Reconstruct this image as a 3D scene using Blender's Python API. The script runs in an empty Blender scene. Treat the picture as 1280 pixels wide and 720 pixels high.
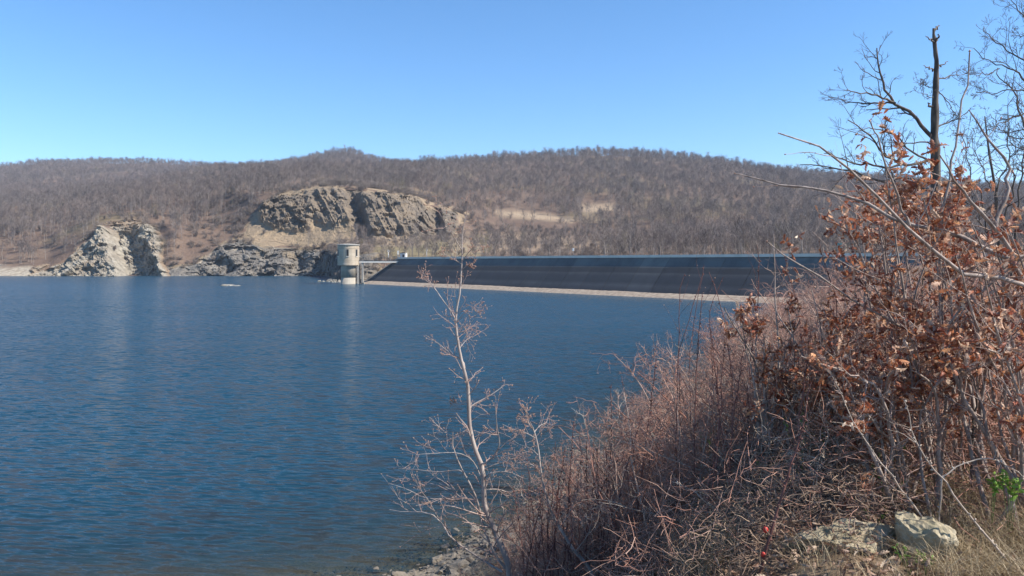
import bpy, math, numpy as np
from mathutils import Vector
SC = bpy.context.scene
COL = SC.collection
F = 931.0; HZ = 327.0; EYE = 7.0
R = math.radians

def px2w(px, py, d):
    return np.array([(px - 640.0) / F * d, d, EYE + (HZ - py) / F * d])

# ---------------------------------------------------------------- noise
def _hash(i, j, k, s=0):
    i = i.astype(np.int64); j = j.astype(np.int64); k = k.astype(np.int64)
    h = (i * 374761393 + j * 668265263 + k * 2147483647 + s * 974711) & 0xFFFFFFFF
    h = ((h ^ (h >> 13)) * 1274126177) & 0xFFFFFFFF
    h = ((h ^ (h >> 16)) * 2246822519) & 0xFFFFFFFF
    return (h ^ (h >> 15)) & 0xFFFFFFFF

def vnoise(p, s=0):
    """smooth value noise in -1..1 at points (N,3)"""
    f = np.floor(p); t = p - f; t = t * t * t * (t * (t * 6 - 15) + 10)
    i, j, k = f[:, 0], f[:, 1], f[:, 2]
    def h(a, b, c): return _hash(i + a, j + b, k + c, s) / 2147483647.5 - 1.0
    x, y, z = t[:, 0], t[:, 1], t[:, 2]
    def L(a, b, w): return a + (b - a) * w
    return L(L(L(h(0,0,0), h(1,0,0), x), L(h(0,1,0), h(1,1,0), x), y),
             L(L(h(0,0,1), h(1,0,1), x), L(h(0,1,1), h(1,1,1), x), y), z)

def fbm(p, octv=4, s=0, gain=.5):
    r = np.zeros(len(p)); a = 1.0; q = np.array(p, float); n = 0
    for o in range(octv):
        r += a * vnoise(q, s + o); n += a; a *= gain; q = q * 2.03 + 17.3
    return r / n

def ridged(p, octv=4, s=0):
    r = np.zeros(len(p)); a = 1.0; q = np.array(p, float); n = 0
    for o in range(octv):
        r += a * (1 - 2 * np.abs(vnoise(q, s + o))); n += a; a *= .5; q = q * 2.1 + 9.1
    return r / n

def worley(p, s=0):
    """distance to nearest cell point, and that cell's random value"""
    f = np.floor(p); best = np.full(len(p), 9.0); val = np.zeros(len(p))
    for a in (-1, 0, 1):
        for b in (-1, 0, 1):
            for c in (-1, 0, 1):
                g = f + (a, b, c)
                ox = _hash(g[:, 0], g[:, 1], g[:, 2], s) / 4294967296.0
                oy = _hash(g[:, 0], g[:, 1], g[:, 2], s + 1) / 4294967296.0
                oz = _hash(g[:, 0], g[:, 1], g[:, 2], s + 2) / 4294967296.0
                d = np.sqrt((g[:, 0] + ox - p[:, 0])**2 + (g[:, 1] + oy - p[:, 1])**2 + (g[:, 2] + oz - p[:, 2])**2)
                m = d < best; best = np.where(m, d, best)
                val = np.where(m, _hash(g[:, 0], g[:, 1], g[:, 2], s + 3) / 4294967296.0, val)
    return best, val

def sstep(a, b, x):
    t = np.clip((x - a) / (b - a), 0, 1); return t * t * (3 - 2 * t)

# ---------------------------------------------------------------- meshes
class MB:
    def __init__(self): self.v = []; self.f = []; self.n = 0; self.mi = []; self.att = {}
    def add(self, verts, faces, mi=0):
        verts = np.asarray(verts, np.float32).reshape(-1, 3); faces = np.asarray(faces, np.int32)
        self.v.append(verts); self.f.append(faces + self.n); self.mi.append(mi); self.n += len(verts)
        return self
    def mesh(self, name, mats, smooth=True):
        me = bpy.data.meshes.new(name)
        V = np.concatenate(self.v); nl = [f.size for f in self.f]; nf = [len(f) for f in self.f]
        me.vertices.add(len(V)); me.vertices.foreach_set('co', V.ravel())
        me.loops.add(sum(nl)); me.loops.foreach_set('vertex_index', np.concatenate([f.ravel() for f in self.f]))
        me.polygons.add(sum(nf))
        tot = np.concatenate([np.full(len(f), f.shape[1], np.int32) for f in self.f])
        me.polygons.foreach_set('loop_start', np.concatenate([[0], np.cumsum(tot)[:-1]]).astype(np.int32))
        me.polygons.foreach_set('material_index', np.concatenate([np.full(len(f), m, np.int32) for f, m in zip(self.f, self.mi)]))
        me.polygons.foreach_set('use_smooth', np.full(len(tot), bool(smooth)))
        for m in (mats if isinstance(mats, (list, tuple)) else [mats]): me.materials.append(m)
        me.update(calc_edges=True); me.validate()
        for k, a in self.att.items():
            at = me.attributes.new(k, 'FLOAT', 'POINT'); at.data.foreach_set('value', np.asarray(a, np.float32))
        return me

def tag(o, label=None, cat=None, group=None, kind=None):
    if label: o['label'] = label
    if cat: o['category'] = cat
    if group: o['group'] = group
    if kind: o['kind'] = kind
    return o

def obj(name, mb, mats, parent=None, smooth=True, loc=None):
    me = mb if isinstance(mb, bpy.types.Mesh) else mb.mesh(name, mats, smooth)
    o = bpy.data.objects.new(name, me); COL.objects.link(o)
    if parent is not None: o.parent = parent
    if loc is not None: o.location = loc
    return o

def thing(name, label, cat, loc=(0, 0, 0), rz=0, group=None, scale=1.0):
    o = bpy.data.objects.new(name, None); COL.objects.link(o)
    o.location = loc; o.rotation_euler = (0, 0, rz); o.scale = (scale,) * 3
    o.empty_display_size = .3
    return tag(o, label, cat, group)

def dup(root, loc, rz, scale, label=None, group=None):
    r = root.copy(); COL.objects.link(r); r.location = loc; r.rotation_euler = (0, 0, rz)
    r.scale = scale if hasattr(scale, '__len__') else (scale,) * 3
    if label: r['label'] = label
    if group: r['group'] = group
    for ch in list(root.children):
        c = ch.copy(); COL.objects.link(c); c.parent = r
    return r

def grid_faces(nu, nv):
    a = np.arange(nu * nv).reshape(nu, nv)
    return np.stack([a[:-1, :-1], a[1:, :-1], a[1:, 1:], a[:-1, 1:]], -1).reshape(-1, 4)

def tubes(P, Rd, k=4, rng=None):
    """N polylines of n points with radii -> verts, quads"""
    P = np.asarray(P, float); Rd = np.asarray(Rd, float)
    if P.ndim == 2: P = P[None]; Rd = Rd[None]
    N, n, _ = P.shape
    T = np.gradient(P, axis=1); T /= np.linalg.norm(T, axis=2, keepdims=True) + 1e-9
    D = P[:, -1] - P[:, 0]; D /= np.linalg.norm(D, axis=1, keepdims=True) + 1e-9
    ref = np.where(np.abs(D[:, 2:3]) < .8, np.array([[0, 0, 1.0]]), np.array([[1.0, 0, 0]]))
    U = np.cross(T, ref[:, None, :]); U /= np.linalg.norm(U, axis=2, keepdims=True) + 1e-9
    W = np.cross(T, U)
    a = np.arange(k) * 2 * math.pi / k
    V = P[:, :, None, :] + Rd[:, :, None, None] * (np.cos(a)[None, None, :, None] * U[:, :, None, :] + np.sin(a)[None, None, :, None] * W[:, :, None, :])
    base = (np.arange(N)[:, None, None] * n + np.arange(n - 1)[None, :, None]) * k
    js = np.arange(k if k > 2 else 1)[None, None, :]
    j2 = (js + 1) % k
    Fq = np.stack([base + js, base + j2, base + k + j2, base + k + js], -1).reshape(-1, 4)
    return V.reshape(-1, 3), Fq

def resample(pts, n, sub=8):
    """catmull-rom through control points, n samples"""
    p = np.asarray(pts, float)
    q = np.concatenate([[2 * p[0] - p[1]], p, [2 * p[-1] - p[-2]]])
    out = []
    for i in range(len(p) - 1):
        a, b, c, d = q[i:i + 4]
        for t in np.arange(sub) / sub:
            out.append(.5 * (2 * b + (c - a) * t + (2 * a - 5 * b + 4 * c - d) * t * t + (3 * b - a - 3 * c + d) * t ** 3))
    out.append(p[-1]); out = np.array(out)
    L = np.concatenate([[0], np.cumsum(np.linalg.norm(np.diff(out, axis=0), axis=1))])
    s = np.linspace(0, L[-1], n)
    return np.stack([np.interp(s, L, out[:, k]) for k in range(out.shape[1])], 1)

def grow(rng, P, Rd, n, t0, t1, ang, length, npts, rf=.6, wob=.15, up=.05, rmin=.0008, lvar=.45, taper=.35, fade=.5):
    """n children per parent polyline; ang degrees; length = fraction of the parent's length"""
    N, m, _ = P.shape
    L = np.linalg.norm(np.diff(P, axis=1), axis=2).sum(1)
    idx = np.repeat(np.arange(N), n); M = len(idx)
    t = rng.uniform(t0, t1, M); x = t * (m - 1); i0 = np.minimum(x.astype(int), m - 2); w = (x - i0)[:, None]
    A = P[idx, i0]; B = P[idx, i0 + 1]; pos = A + (B - A) * w
    T = B - A; T /= np.linalg.norm(T, axis=1, keepdims=True) + 1e-9
    r0 = np.maximum((Rd[idx, i0] * (1 - w[:, 0]) + Rd[idx, i0 + 1] * w[:, 0]) * rf, rmin)
    q = rng.normal(size=(M, 3)); q -= (q * T).sum(1, keepdims=True) * T; q /= np.linalg.norm(q, axis=1, keepdims=True) + 1e-9
    a = np.radians(ang * rng.uniform(.65, 1.3, M))[:, None]
    d = np.cos(a) * T + np.sin(a) * q
    ln = L[idx] * length * rng.uniform(1 - lvar, 1 + lvar, M) * (1 - fade * t)
    step = (ln / (npts - 1))[:, None]
    pts = [pos]
    for k in range(npts - 1):
        d = d + wob * rng.normal(size=(M, 3)); d[:, 2] += up
        d /= np.linalg.norm(d, axis=1, keepdims=True); pos = pos + d * step; pts.append(pos)
    P2 = np.stack(pts, 1)
    R2 = r0[:, None] * np.linspace(1, taper, npts)[None]
    return P2, R2

OCT_V = np.array([[0, 0, 0], [.35, 0, .45], [0, .35, .45], [-.35, 0, .45], [0, -.35, .45], [0, 0, 1.0]])
OCT_F = np.array([[0, 2, 1], [0, 3, 2], [0, 4, 3], [0, 1, 4], [5, 1, 2], [5, 2, 3], [5, 3, 4], [5, 4, 1]])
def frames(D, rng, roll=None):
    D = D / (np.linalg.norm(D, axis=1, keepdims=True) + 1e-9)
    q = rng.normal(size=D.shape) if roll is None else roll
    U = q - (q * D).sum(1, keepdims=True) * D; U /= np.linalg.norm(U, axis=1, keepdims=True) + 1e-9
    return U, np.cross(D, U), D
def stamp(mb, TV, TF, pos, D, size, rng, mi=0, roll=None):
    U, W, Z = frames(D, rng, roll); s = np.asarray(size)[:, None, None]
    V = pos[:, None, :] + s * (TV[None, :, 0:1] * U[:, None] + TV[None, :, 1:2] * W[:, None] + TV[None, :, 2:3] * Z[:, None])
    Fc = TF[None] + (np.arange(len(pos)) * len(TV))[:, None, None]
    mb.add(V.reshape(-1, 3), Fc.reshape(-1, TF.shape[1]), mi)
def tips(P):
    return P[:, -1], P[:, -1] - P[:, -2]
def along(P, n, rng, t0=.1, t1=1.0):
    N, m, _ = P.shape; idx = np.repeat(np.arange(N), n); x = rng.uniform(t0, t1, len(idx)) * (m - 1)
    i0 = np.minimum(x.astype(int), m - 2); w = (x - i0)[:, None]
    T = P[idx, i0 + 1] - P[idx, i0]
    return P[idx, i0] + T * w, T / (np.linalg.norm(T, axis=1, keepdims=True) + 1e-9)

def leaf_template(curl, bend, seed):
    r = np.random.default_rng(seed); V = []
    wd = [.02, .15, .07, .25, .11, .30, .13, .22, .09, .01]
    for i, w in enumerate(wd):
        y = i / (len(wd) - 1); z = bend * (y * y - .3 * y)
        for s in (-1, 0, 1):
            j = r.uniform(-.06, .06)
            V.append([s * w * math.cos(curl * .6), z + (abs(s) * w * curl) + (j if s else 0), y])
    n = len(wd); Fc = []
    for i in range(n - 1):
        for s in (0, 1): Fc.append([i * 3 + s, i * 3 + s + 1, i * 3 + s + 4, i * 3 + s + 3])
    return np.array(V), np.array(Fc)
LEAVES = [leaf_template(.45, .25, 1), leaf_template(1.2, .8, 2), leaf_template(.8, -.6, 3), leaf_template(1.7, .5, 4)]

def box(mb, c, s, rz=0.0, mi=0):
    x, y, z = np.asarray(s) / 2.0
    V = np.array([[i * x, j * y, k * z] for i in (-1, 1) for j in (-1, 1) for k in (-1, 1)], float)
    ca, sa = math.cos(rz), math.sin(rz)
    V = np.stack([V[:, 0] * ca - V[:, 1] * sa, V[:, 0] * sa + V[:, 1] * ca, V[:, 2]], 1) + np.asarray(c)
    return mb.add(V, [[0, 1, 3, 2], [4, 6, 7, 5], [0, 4, 5, 1], [2, 3, 7, 6], [0, 2, 6, 4], [1, 5, 7, 3]], mi)

def lathe(mb, prof, n=48, c=(0, 0, 0), mi=0):
    a = np.arange(n) * 2 * math.pi / n; V = []
    for r, z in prof: V.append(np.stack([r * np.cos(a) + c[0], r * np.sin(a) + c[1], np.full(n, z + c[2])], 1))
    V = np.concatenate(V); Fc = []
    for i in range(len(prof) - 1):
        for j in range(n): Fc.append([i * n + j, i * n + (j + 1) % n, (i + 1) * n + (j + 1) % n, (i + 1) * n + j])
    return mb.add(V, Fc, mi)

_ico = {}
def ico(sub):
    if sub not in _ico:
        import bmesh
        bm = bmesh.new(); bmesh.ops.create_icosphere(bm, subdivisions=sub, radius=1.0)
        bm.verts.ensure_lookup_table()
        _ico[sub] = (np.array([v.co[:] for v in bm.verts]), np.array([[v.index for v in f.verts] for f in bm.faces])); bm.free()
    return _ico[sub]
def rock_mesh(seed, size, sub=4, rough=.08, cuts=12):
    r = np.random.default_rng(seed); V, Fc = ico(sub); V = V.copy()
    for i in range(cuts):
        n = r.normal(size=3); n /= np.linalg.norm(n); d = r.uniform(.5, .9)
        V -= np.maximum(V @ n - d, 0)[:, None] * n
    V += V * (rough * fbm(V * 2.2 + seed, 4, seed))[:, None]
    return V * np.asarray(size), Fc

# ---------------------------------------------------------------- materials
class NT:
    def __init__(self, name):
        self.m = bpy.data.materials.new(name); self.m.use_nodes = True; self.t = self.m.node_tree
        self.t.nodes.clear(); self.out = self.n('ShaderNodeOutputMaterial')
        self.b = self.n('ShaderNodeBsdfPrincipled'); self.l(self.b.outputs[0], self.out.inputs[0])
    def n(self, t, **k):
        x = self.t.nodes.new(t)
        for a, v in k.items(): setattr(x, a, v)
        return x
    def l(self, a, b): self.t.links.new(a, b)
    def coord(self, kind='Object'):
        return self.n('ShaderNodeTexCoord').outputs[kind]
    def mapping(self, vec, scale):
        m = self.n('ShaderNodeMapping'); self.l(vec, m.inputs[0]); m.inputs['Scale'].default_value = scale; return m.outputs[0]
    def noise(self, scale, vec=None, detail=5, rough=.55):
        x = self.n('ShaderNodeTexNoise'); x.inputs['Scale'].default_value = scale; x.inputs['Detail'].default_value = detail
        x.inputs['Roughness'].default_value = rough
        if vec is not None: self.l(vec, x.inputs['Vector'])
        return x.outputs['Fac']
    def ramp(self, fac, stops):
        x = self.n('ShaderNodeValToRGB'); e = x.color_ramp.elements
        while len(e) < len(stops): e.new(.5)
        for el, (p, c) in zip(e, stops): el.position = p; el.color = (*c, 1)
        self.l(fac, x.inputs[0]); return x.outputs[0]
    def mix(self, fac, a, b, blend='MIX'):
        x = self.n('ShaderNodeMix', data_type='RGBA', blend_type=blend)
        if hasattr(fac, 'is_linked'): self.l(fac, x.inputs[0])
        else: x.inputs[0].default_value = fac
        for s, v in ((x.inputs[6], a), (x.inputs[7], b)):
            if hasattr(v, 'is_linked'): self.l(v, s)
            else: s.default_value = (*v, 1)
        return x.outputs[2]
    def math(self, op, a, b=None, clamp=False):
        x = self.n('ShaderNodeMath', operation=op, use_clamp=clamp)
        for s, v in zip(x.inputs, (a, b)):
            if v is None: continue
            if hasattr(v, 'is_linked'): self.l(v, s)
            else: s.default_value = v
        return x.outputs[0]
    def maprange(self, v, a, b, c=0.0, d=1.0):
        x = self.n('ShaderNodeMapRange'); self.l(v, x.inputs[0])
        for i, q in enumerate((a, b, c, d)): x.inputs[i + 1].default_value = q
        return x.outputs[0]
    def attr(self, name):
        return self.n('ShaderNodeAttribute', attribute_name=name).outputs['Fac']
    def bump(self, h, strength, dist, prev=None):
        x = self.n('ShaderNodeBump'); x.inputs['Strength'].default_value = strength; x.inputs['Distance'].default_value = dist
        self.l(h, x.inputs['Height'])
        if prev is not None: self.l(prev, x.inputs['Normal'])
        return x.outputs[0]
    def set(self, **k):
        nm = dict(col='Base Color', rough='Roughness', normal='Normal', spec='Specular IOR Level', metal='Metallic')
        for a, v in k.items():
            s = self.b.inputs[nm[a]]
            if hasattr(v, 'is_linked'): self.l(v, s)
            elif isinstance(v, tuple): s.default_value = (*v, 1)
            else: s.default_value = v
        return self.m

def simple(name, stops, scale=4.0, rough=.85, bump=0.0, dist=.02, island=None, objrand=None, spec=.3, coord='Object'):
    t = NT(name); c = t.coord(coord); f = t.noise(scale, c)
    col = t.ramp(f, [(.25 + .5 * i / (len(stops) - 1), s) for i, s in enumerate(stops)])
    if island:
        g = t.n('ShaderNodeNewGeometry').outputs['Random Per Island']
        col = t.mix(island[0], col, t.ramp(g, [(i / max(1, len(island[1]) - 1), s) for i, s in enumerate(island[1])]))
    if objrand:
        g = t.n('ShaderNodeObjectInfo').outputs['Random']
        col = t.mix(objrand[0], col, t.ramp(g, [(i / max(1, len(objrand[1]) - 1), s) for i, s in enumerate(objrand[1])]))
    k = dict(col=col, rough=rough, spec=spec)
    if bump: k['normal'] = t.bump(t.noise(scale * 3, c), bump, dist)
    return t.set(**k)
SKY_STRENGTH, SUN_STRENGTH, EXPOSURE, HAZE, WAVE = .122, 5.0, 0.86, .00012, 2.2
WATER_COL = (.014, .052, .086)
# ================================================================ light, sky, camera
SUN_EL, SUN_AZ = R(43), R(105)           # azimuth clockwise from +Y: the sun stands to the right, a little behind
SUND = np.array([math.sin(SUN_AZ) * math.cos(SUN_EL), math.cos(SUN_AZ) * math.cos(SUN_EL), math.sin(SUN_EL)])
w = bpy.data.worlds.new("World"); SC.world = w; w.use_nodes = True
nt = w.node_tree; nt.nodes.clear()
sky = nt.nodes.new('ShaderNodeTexSky'); sky.sky_type = 'NISHITA'; sky.sun_disc = False
sky.sun_elevation = SUN_EL; sky.sun_rotation = SUN_AZ; sky.altitude = 1200; sky.air_density = 1.0; sky.dust_density = 0.1; sky.ozone_density = 5.0
bg = nt.nodes.new('ShaderNodeBackground'); bg.inputs[1].default_value = SKY_STRENGTH
wo = nt.nodes.new('ShaderNodeOutputWorld')
hs = nt.nodes.new('ShaderNodeHueSaturation'); hs.inputs['Saturation'].default_value = 1.16; hs.inputs['Hue'].default_value = .497; nt.links.new(sky.outputs[0], hs.inputs['Color']); nt.links.new(hs.outputs[0], bg.inputs[0]); nt.links.new(bg.outputs[0], wo.inputs[0])
sl = bpy.data.lights.new('sun', 'SUN'); sl.energy = SUN_STRENGTH; sl.angle = R(.53); sl.color = (1, .94, .85)
so = bpy.data.objects.new('sun', sl); COL.objects.link(so); so.location = (60, -20, 60)
so.rotation_euler = Vector(SUND).to_track_quat('Z', 'Y').to_euler()
cd = bpy.data.cameras.new('camera'); cam = bpy.data.objects.new('camera', cd); COL.objects.link(cam)
cam.location = (0, 0, EYE); cam.rotation_euler = (R(90), 0, 0)
cd.sensor_width = 36; cd.lens = 36 * F / 1280; cd.shift_y = -(360 - HZ) / 1280; cd.clip_start = .05; cd.clip_end = 9000
SC.camera = cam
SC.view_settings.view_transform = 'Standard'; SC.view_settings.look = 'None'; SC.view_settings.gamma = 1
SC.view_settings.use_curve_mapping = False; SC.view_settings.exposure = EXPOSURE
SC.cycles.use_denoising = True; SC.cycles.max_bounces = 6; SC.cycles.transparent_max_bounces = 12; SC.cycles.volume_bounces = 0
SC.cycles.caustics_reflective = False; SC.cycles.caustics_refractive = False

# ================================================================ far hills as one height sheet
DAM_A = np.array([-36., 236.]); DAM_D = np.array([81.7, -99.0]); CREST = 8.4
def dam_d(px):
    a = (px - 640) / F; t = (236 * a + 36) / (81.7 + 99 * a); return 236 - 99 * t
def zc(d, py): return EYE + (HZ - py) / F * d
def cdam(px, r2, r3, r4, r5, r6, r7):
    d = dam_d(px)
    return [(d + 7, 2.0), (d + 13, 6.2)] + [(q[0], zc(*q)) for q in (r2, r3, r4, r5, r6, r7)] + [(1900, 40)]
def cshore(r1, r2, r3, r4, r5, r6, r7, z0=-7):
    return [(r1[0] - 26, z0)] + [(q[0], zc(*q)) for q in (r1, r2, r3, r4, r5, r6, r7)] + [(1950, 60)]
CT = {
 -700: cshore((330, 347), (345, 335), (420, 300), (600, 262), (800, 236), (1000, 230), (1500, 214)),
 -250: cshore((362, 345), (372, 336), (420, 302), (600, 264), (800, 240), (1000, 234), (1500, 212)),
    0: cshore((362, 345.5), (372, 333), (430, 300), (600, 262), (800, 240), (1000, 232), (1500, 204)),
   60: cshore((362, 345.5), (374, 330), (430, 297), (590, 258), (780, 238), (980, 230), (1500, 199)),
  130: cshore((361, 345.5), (390, 286), (412, 276), (560, 250), (740, 232), (950, 226), (1500, 200)),
  188: cshore((364, 345.5), (400, 284), (418, 271), (540, 245), (720, 225), (950, 222), (1500, 201)),
  214: cshore((361, 345.5), (370, 326), (392, 288), (525, 245), (700, 221), (930, 218), (1480, 202)),
  238: cshore((363, 345), (376, 322), (396, 292), (520, 244), (700, 219), (930, 217), (1480, 203)),
  270: cshore((364, 345), (380, 313), (398, 298), (500, 240), (690, 212), (900, 213), (1400, 204)),
  320: cshore((364, 345), (380, 309), (394, 298), (440, 244), (680, 207), (900, 213), (1400, 206)),
  375: cshore((364, 345), (378, 317), (392, 303), (436, 238), (680, 206), (900, 209), (1320, 196)),
  408: cshore((358, 345.5), (372, 320), (388, 303), (436, 237), (690, 206), (900, 208), (1300, 188)),
  424: cshore((262, 351.5), (288, 326), (385, 302), (436, 236), (700, 207), (900, 207), (1300, 183)),
  440: cshore((246, 353.5), (268, 326), (385, 302), (436, 236), (706, 207), (900, 207), (1300, 183)),
  460: cshore((241, 354), (260, 325), (385, 300), (438, 240), (715, 207), (900, 207), (1300, 193)),
  478: [(244, -3), (252, 3.0)] + [(q[0], zc(*q)) for q in ((264, 322), (385, 300), (440, 242), (720, 206), (900, 208), (1300, 196))] + [(1900, 40)],
  510: cdam(510, (285, 319), (390, 299), (440, 250), (760, 203), (950, 206), (1300, 203)),
  560: cdam(560, (300, 317), (400, 297), (455, 264), (820, 199), (1000, 203), (1300, 208)),
  620: cdam(620, (310, 316), (400, 297), (500, 268), (900, 194), (1050, 199), (1300, 206)),
  740: cdam(740, (320, 315.5), (400, 298), (520, 262), (950, 186.5), (1100, 192), (1350, 200)),
  800: cdam(800, (320, 315), (390, 298), (520, 260), (950, 188), (1100, 194), (1350, 202)),
  880: cdam(880, (315, 314), (385, 298), (520, 259), (940, 196), (1090, 202), (1350, 210)),
  950: cdam(950, (305, 314), (380, 298), (510, 261), (930, 207), (1080, 212), (1350, 218)),
 1050: cdam(1050, (300, 314), (375, 299), (500, 264), (920, 217), (1070, 222), (1350, 226)),
 1280: cdam(1280, (290, 313), (370, 300), (500, 270), (900, 233), (1050, 238), (1350, 240)),
 1600: cdam(1600, (280, 312), (370, 300), (500, 275), (900, 246), (1050, 250), (1350, 250)),
 2100: cdam(2100, (280, 312), (370, 300), (500, 280), (900, 258), (1050, 260), (1350, 260)),
}
TREE_DROP = np.array([0, 0, 0, 0, 0, 7.0, 7.0, 8.0, 0])
CPX = np.array(sorted(CT)); CD = np.array([[c[0] for c in CT[p]] for p in CPX], float); CZ = np.array([[c[1] for c in CT[p]] for p in CPX], float) - TREE_DROP
_pg = np.arange(CPX[0], CPX[-1] + 1, 2.0)
def _cols(A, k):
    B = np.stack([np.interp(_pg, CPX, A[:, i]) for i in range(A.shape[1])], 1)
    ker = np.hanning(k + 2)[1:-1]; ker /= ker.sum()
    pad = np.concatenate([np.repeat(B[:1], k, 0), B, np.repeat(B[-1:], k, 0)])
    return np.stack([np.convolve(pad[:, i], ker, 'same')[k:-k] for i in range(B.shape[1])], 1)
_D, _Z = _cols(CD, 9), _cols(CZ, 9)
# wider smoothing for the distant rows
_D2, _Z2 = _cols(CD, 27), _cols(CZ, 27)
_D[:, 5:], _Z[:, 5:] = _D2[:, 5:], _Z2[:, 5:]
_D = np.maximum.accumulate(_D + np.arange(9) * .01, axis=1)
def _row(A, px, v):
    """value at column px and row parameter v (0..8), smooth along v"""
    i = np.clip((px - _pg[0]) / 2.0, 0, len(_pg) - 1.001); a = i.astype(int); w = i - a
    j = np.clip(v, 0, 7.999); b = j.astype(int); t = j - b; t = .35 * (t * t * (3 - 2 * t)) + .65 * t
    def g(bb): return A[a, bb] * (1 - w) + A[a + 1, bb] * w
    return g(b) * (1 - t) + g(b + 1) * t
def hill(px, v):
    """a point of the hillside before the rock relief"""
    px = np.asarray(px, float); v = np.asarray(v, float)
    d = _row(_D, px, v); z = _row(_Z, px, v)
    x = (px - 640) / F * d
    P = np.stack([x, d, z], 1)
    far = sstep(1.0, 3.5, v)
    n = fbm(P * (1 / 130., 1 / 130., 0) + 3, 4, 5) * 9 * sstep(3.2, 5, v) * (1 - .6 * sstep(4.4, 5, v) * sstep(5.6, 5, v)) + fbm(P * (1 / 28., 1 / 28., 0), 4, 9) * 2.2 * far
    P[:, 2] += n
    return P
def proj(P): return 640 + P[:, 0] / P[:, 1] * F, HZ - (P[:, 2] - EYE) / P[:, 1] * F

def poly_mask(px, py, pts, soft):
    """soft inside-mask of a polygon"""
    pts = np.asarray(pts, float); ins = np.zeros(len(px), bool); dm = np.full(len(px), 1e9)
    for i in range(len(pts)):
        a, b = pts[i], pts[(i + 1) % len(pts)]
        c = ((a[1] > py) != (b[1] > py)) & (px < (b[0] - a[0]) * (py - a[1]) / (b[1] - a[1] + 1e-12) + a[0]); ins ^= c
        ab = b - a; t = np.clip(((px - a[0]) * ab[0] + (py - a[1]) * ab[1]) / (ab @ ab), 0, 1)
        dm = np.minimum(dm, np.hypot(px - a[0] - t * ab[0], py - a[1] - t * ab[1]))
    s = np.where(ins, dm, -dm)
    return sstep(-soft, soft, s)
QUARRY = [(300, 302), (308, 280), (328, 256), (350, 243), (398, 233), (440, 235), (482, 241), (520, 247), (560, 261), (582, 268), (575, 292), (540, 300), (500, 303), (470, 304), (430, 306), (380, 312), (330, 308)]
PALE = [(24, 350), (40, 339), (66, 331), (88, 320), (102, 306), (120, 292), (133, 279), (150, 273), (172, 274), (192, 283), (203, 300), (206, 330), (210, 350)]
SHORE = [(196, 350), (206, 336), (240, 333), (258, 322), (278, 306), (296, 302), (320, 306), (350, 312), (390, 312), (420, 316), (470, 318), (475, 356), (420, 352)]
STRIP = [(-400, 350), (-400, 335), (0, 334), (40, 334), (44, 350)]
CLEAR = [(616, 263), (650, 264), (690, 268), (720, 274), (715, 278), (690, 276), (650, 273), (624, 270)]
CLEAR2 = [(722, 256), (770, 256), (775, 264), (730, 266)]
CLEAR3 = [(560, 300), (580, 292), (640, 290), (760, 300), (760, 312), (560, 318)]
GRASS = [(462, 324), (470, 305), (500, 299), (560, 301), (600, 306), (600, 322), (480, 322)]

# hillside mesh
up = np.concatenate([np.arange(-700, -40, 8.0), np.arange(-40, 1120, 2.5), np.arange(1120, 2101, 9.0)])
vp = np.concatenate([np.linspace(0, 1, 5)[:-1], np.linspace(1, 2.5, 22)[:-1], np.linspace(2.5, 5, 70)[:-1], np.linspace(5, 7, 36)[:-1], np.linspace(7, 8, 6)])
U, Vv = np.meshgrid(up, vp, indexing='ij')
HP = hill(U.ravel(), Vv.ravel()); hx, hy = proj(HP)
inq = poly_mask(hx, hy, QUARRY, 9); inp = poly_mask(hx, hy, PALE, 8); ins_ = poly_mask(hx, hy, SHORE, 7)
HP[:, 1] += 13 * sstep(.75, 1.0, np.maximum.reduce([inq, inp, ins_])) * (Vv.ravel() < 4.6)       # sits a little behind the rock faces
mb = MB().add(HP, grid_faces(len(up), len(vp)))
wn = fbm(HP * (1 / 60., 1 / 60., 0) + 40, 4, 31)
near = (Vv.ravel() < 4.7)
mb.att['clearing'] = np.maximum.reduce([poly_mask(hx, hy, c, 4) for c in (CLEAR, CLEAR2)] + [.5 * poly_mask(hx, hy, CLEAR3, 6)]) * (hx > 540)
mb.att['grass'] = np.maximum(poly_mask(hx, hy, GRASS, 6) * near, .55 * sstep(.25, .6, wn))
mb.att['shingle'] = np.maximum(poly_mask(hx, hy + 5 * vnoise(HP / 9., 61) + 2.5 * vnoise(HP / 3., 62), STRIP, 3), poly_mask(hx, hy, SHORE, 3)) * (Vv.ravel() < 2.6)
t = NT('leaf_litter_slope'); c = t.coord()
f1 = t.noise(.05, c, 6, .65); f2 = t.noise(.6, c, 4)
col = t.ramp(f1, [(.3, (.105, .074, .058)), (.5, (.15, .105, .078)), (.7, (.20, .147, .105))])
col = t.mix(t.maprange(f2, .35, .7), col, (.14, .095, .07))
col = t.mix(t.math('MULTIPLY', t.attr('grass'), .7), col, t.ramp(f2, [(.3, (.15, .13, .065)), (.7, (.27, .225, .12))]))
col = t.mix(t.attr('clearing'), col, t.ramp(f2, [(.3, (.27, .20, .135)), (.7, (.38, .29, .195))]))
col = t.mix(t.attr('shingle'), col, t.ramp(f2, [(.3, (.22, .18, .135)), (.7, (.40, .35, .275))]))
M_hill = t.set(col=col, rough=.95, spec=.1, normal=t.bump(f2, .6, 1.0))
tag(obj('hills', mb, M_hill), 'brown wooded hills rising beyond the reservoir', kind='structure')

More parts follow.
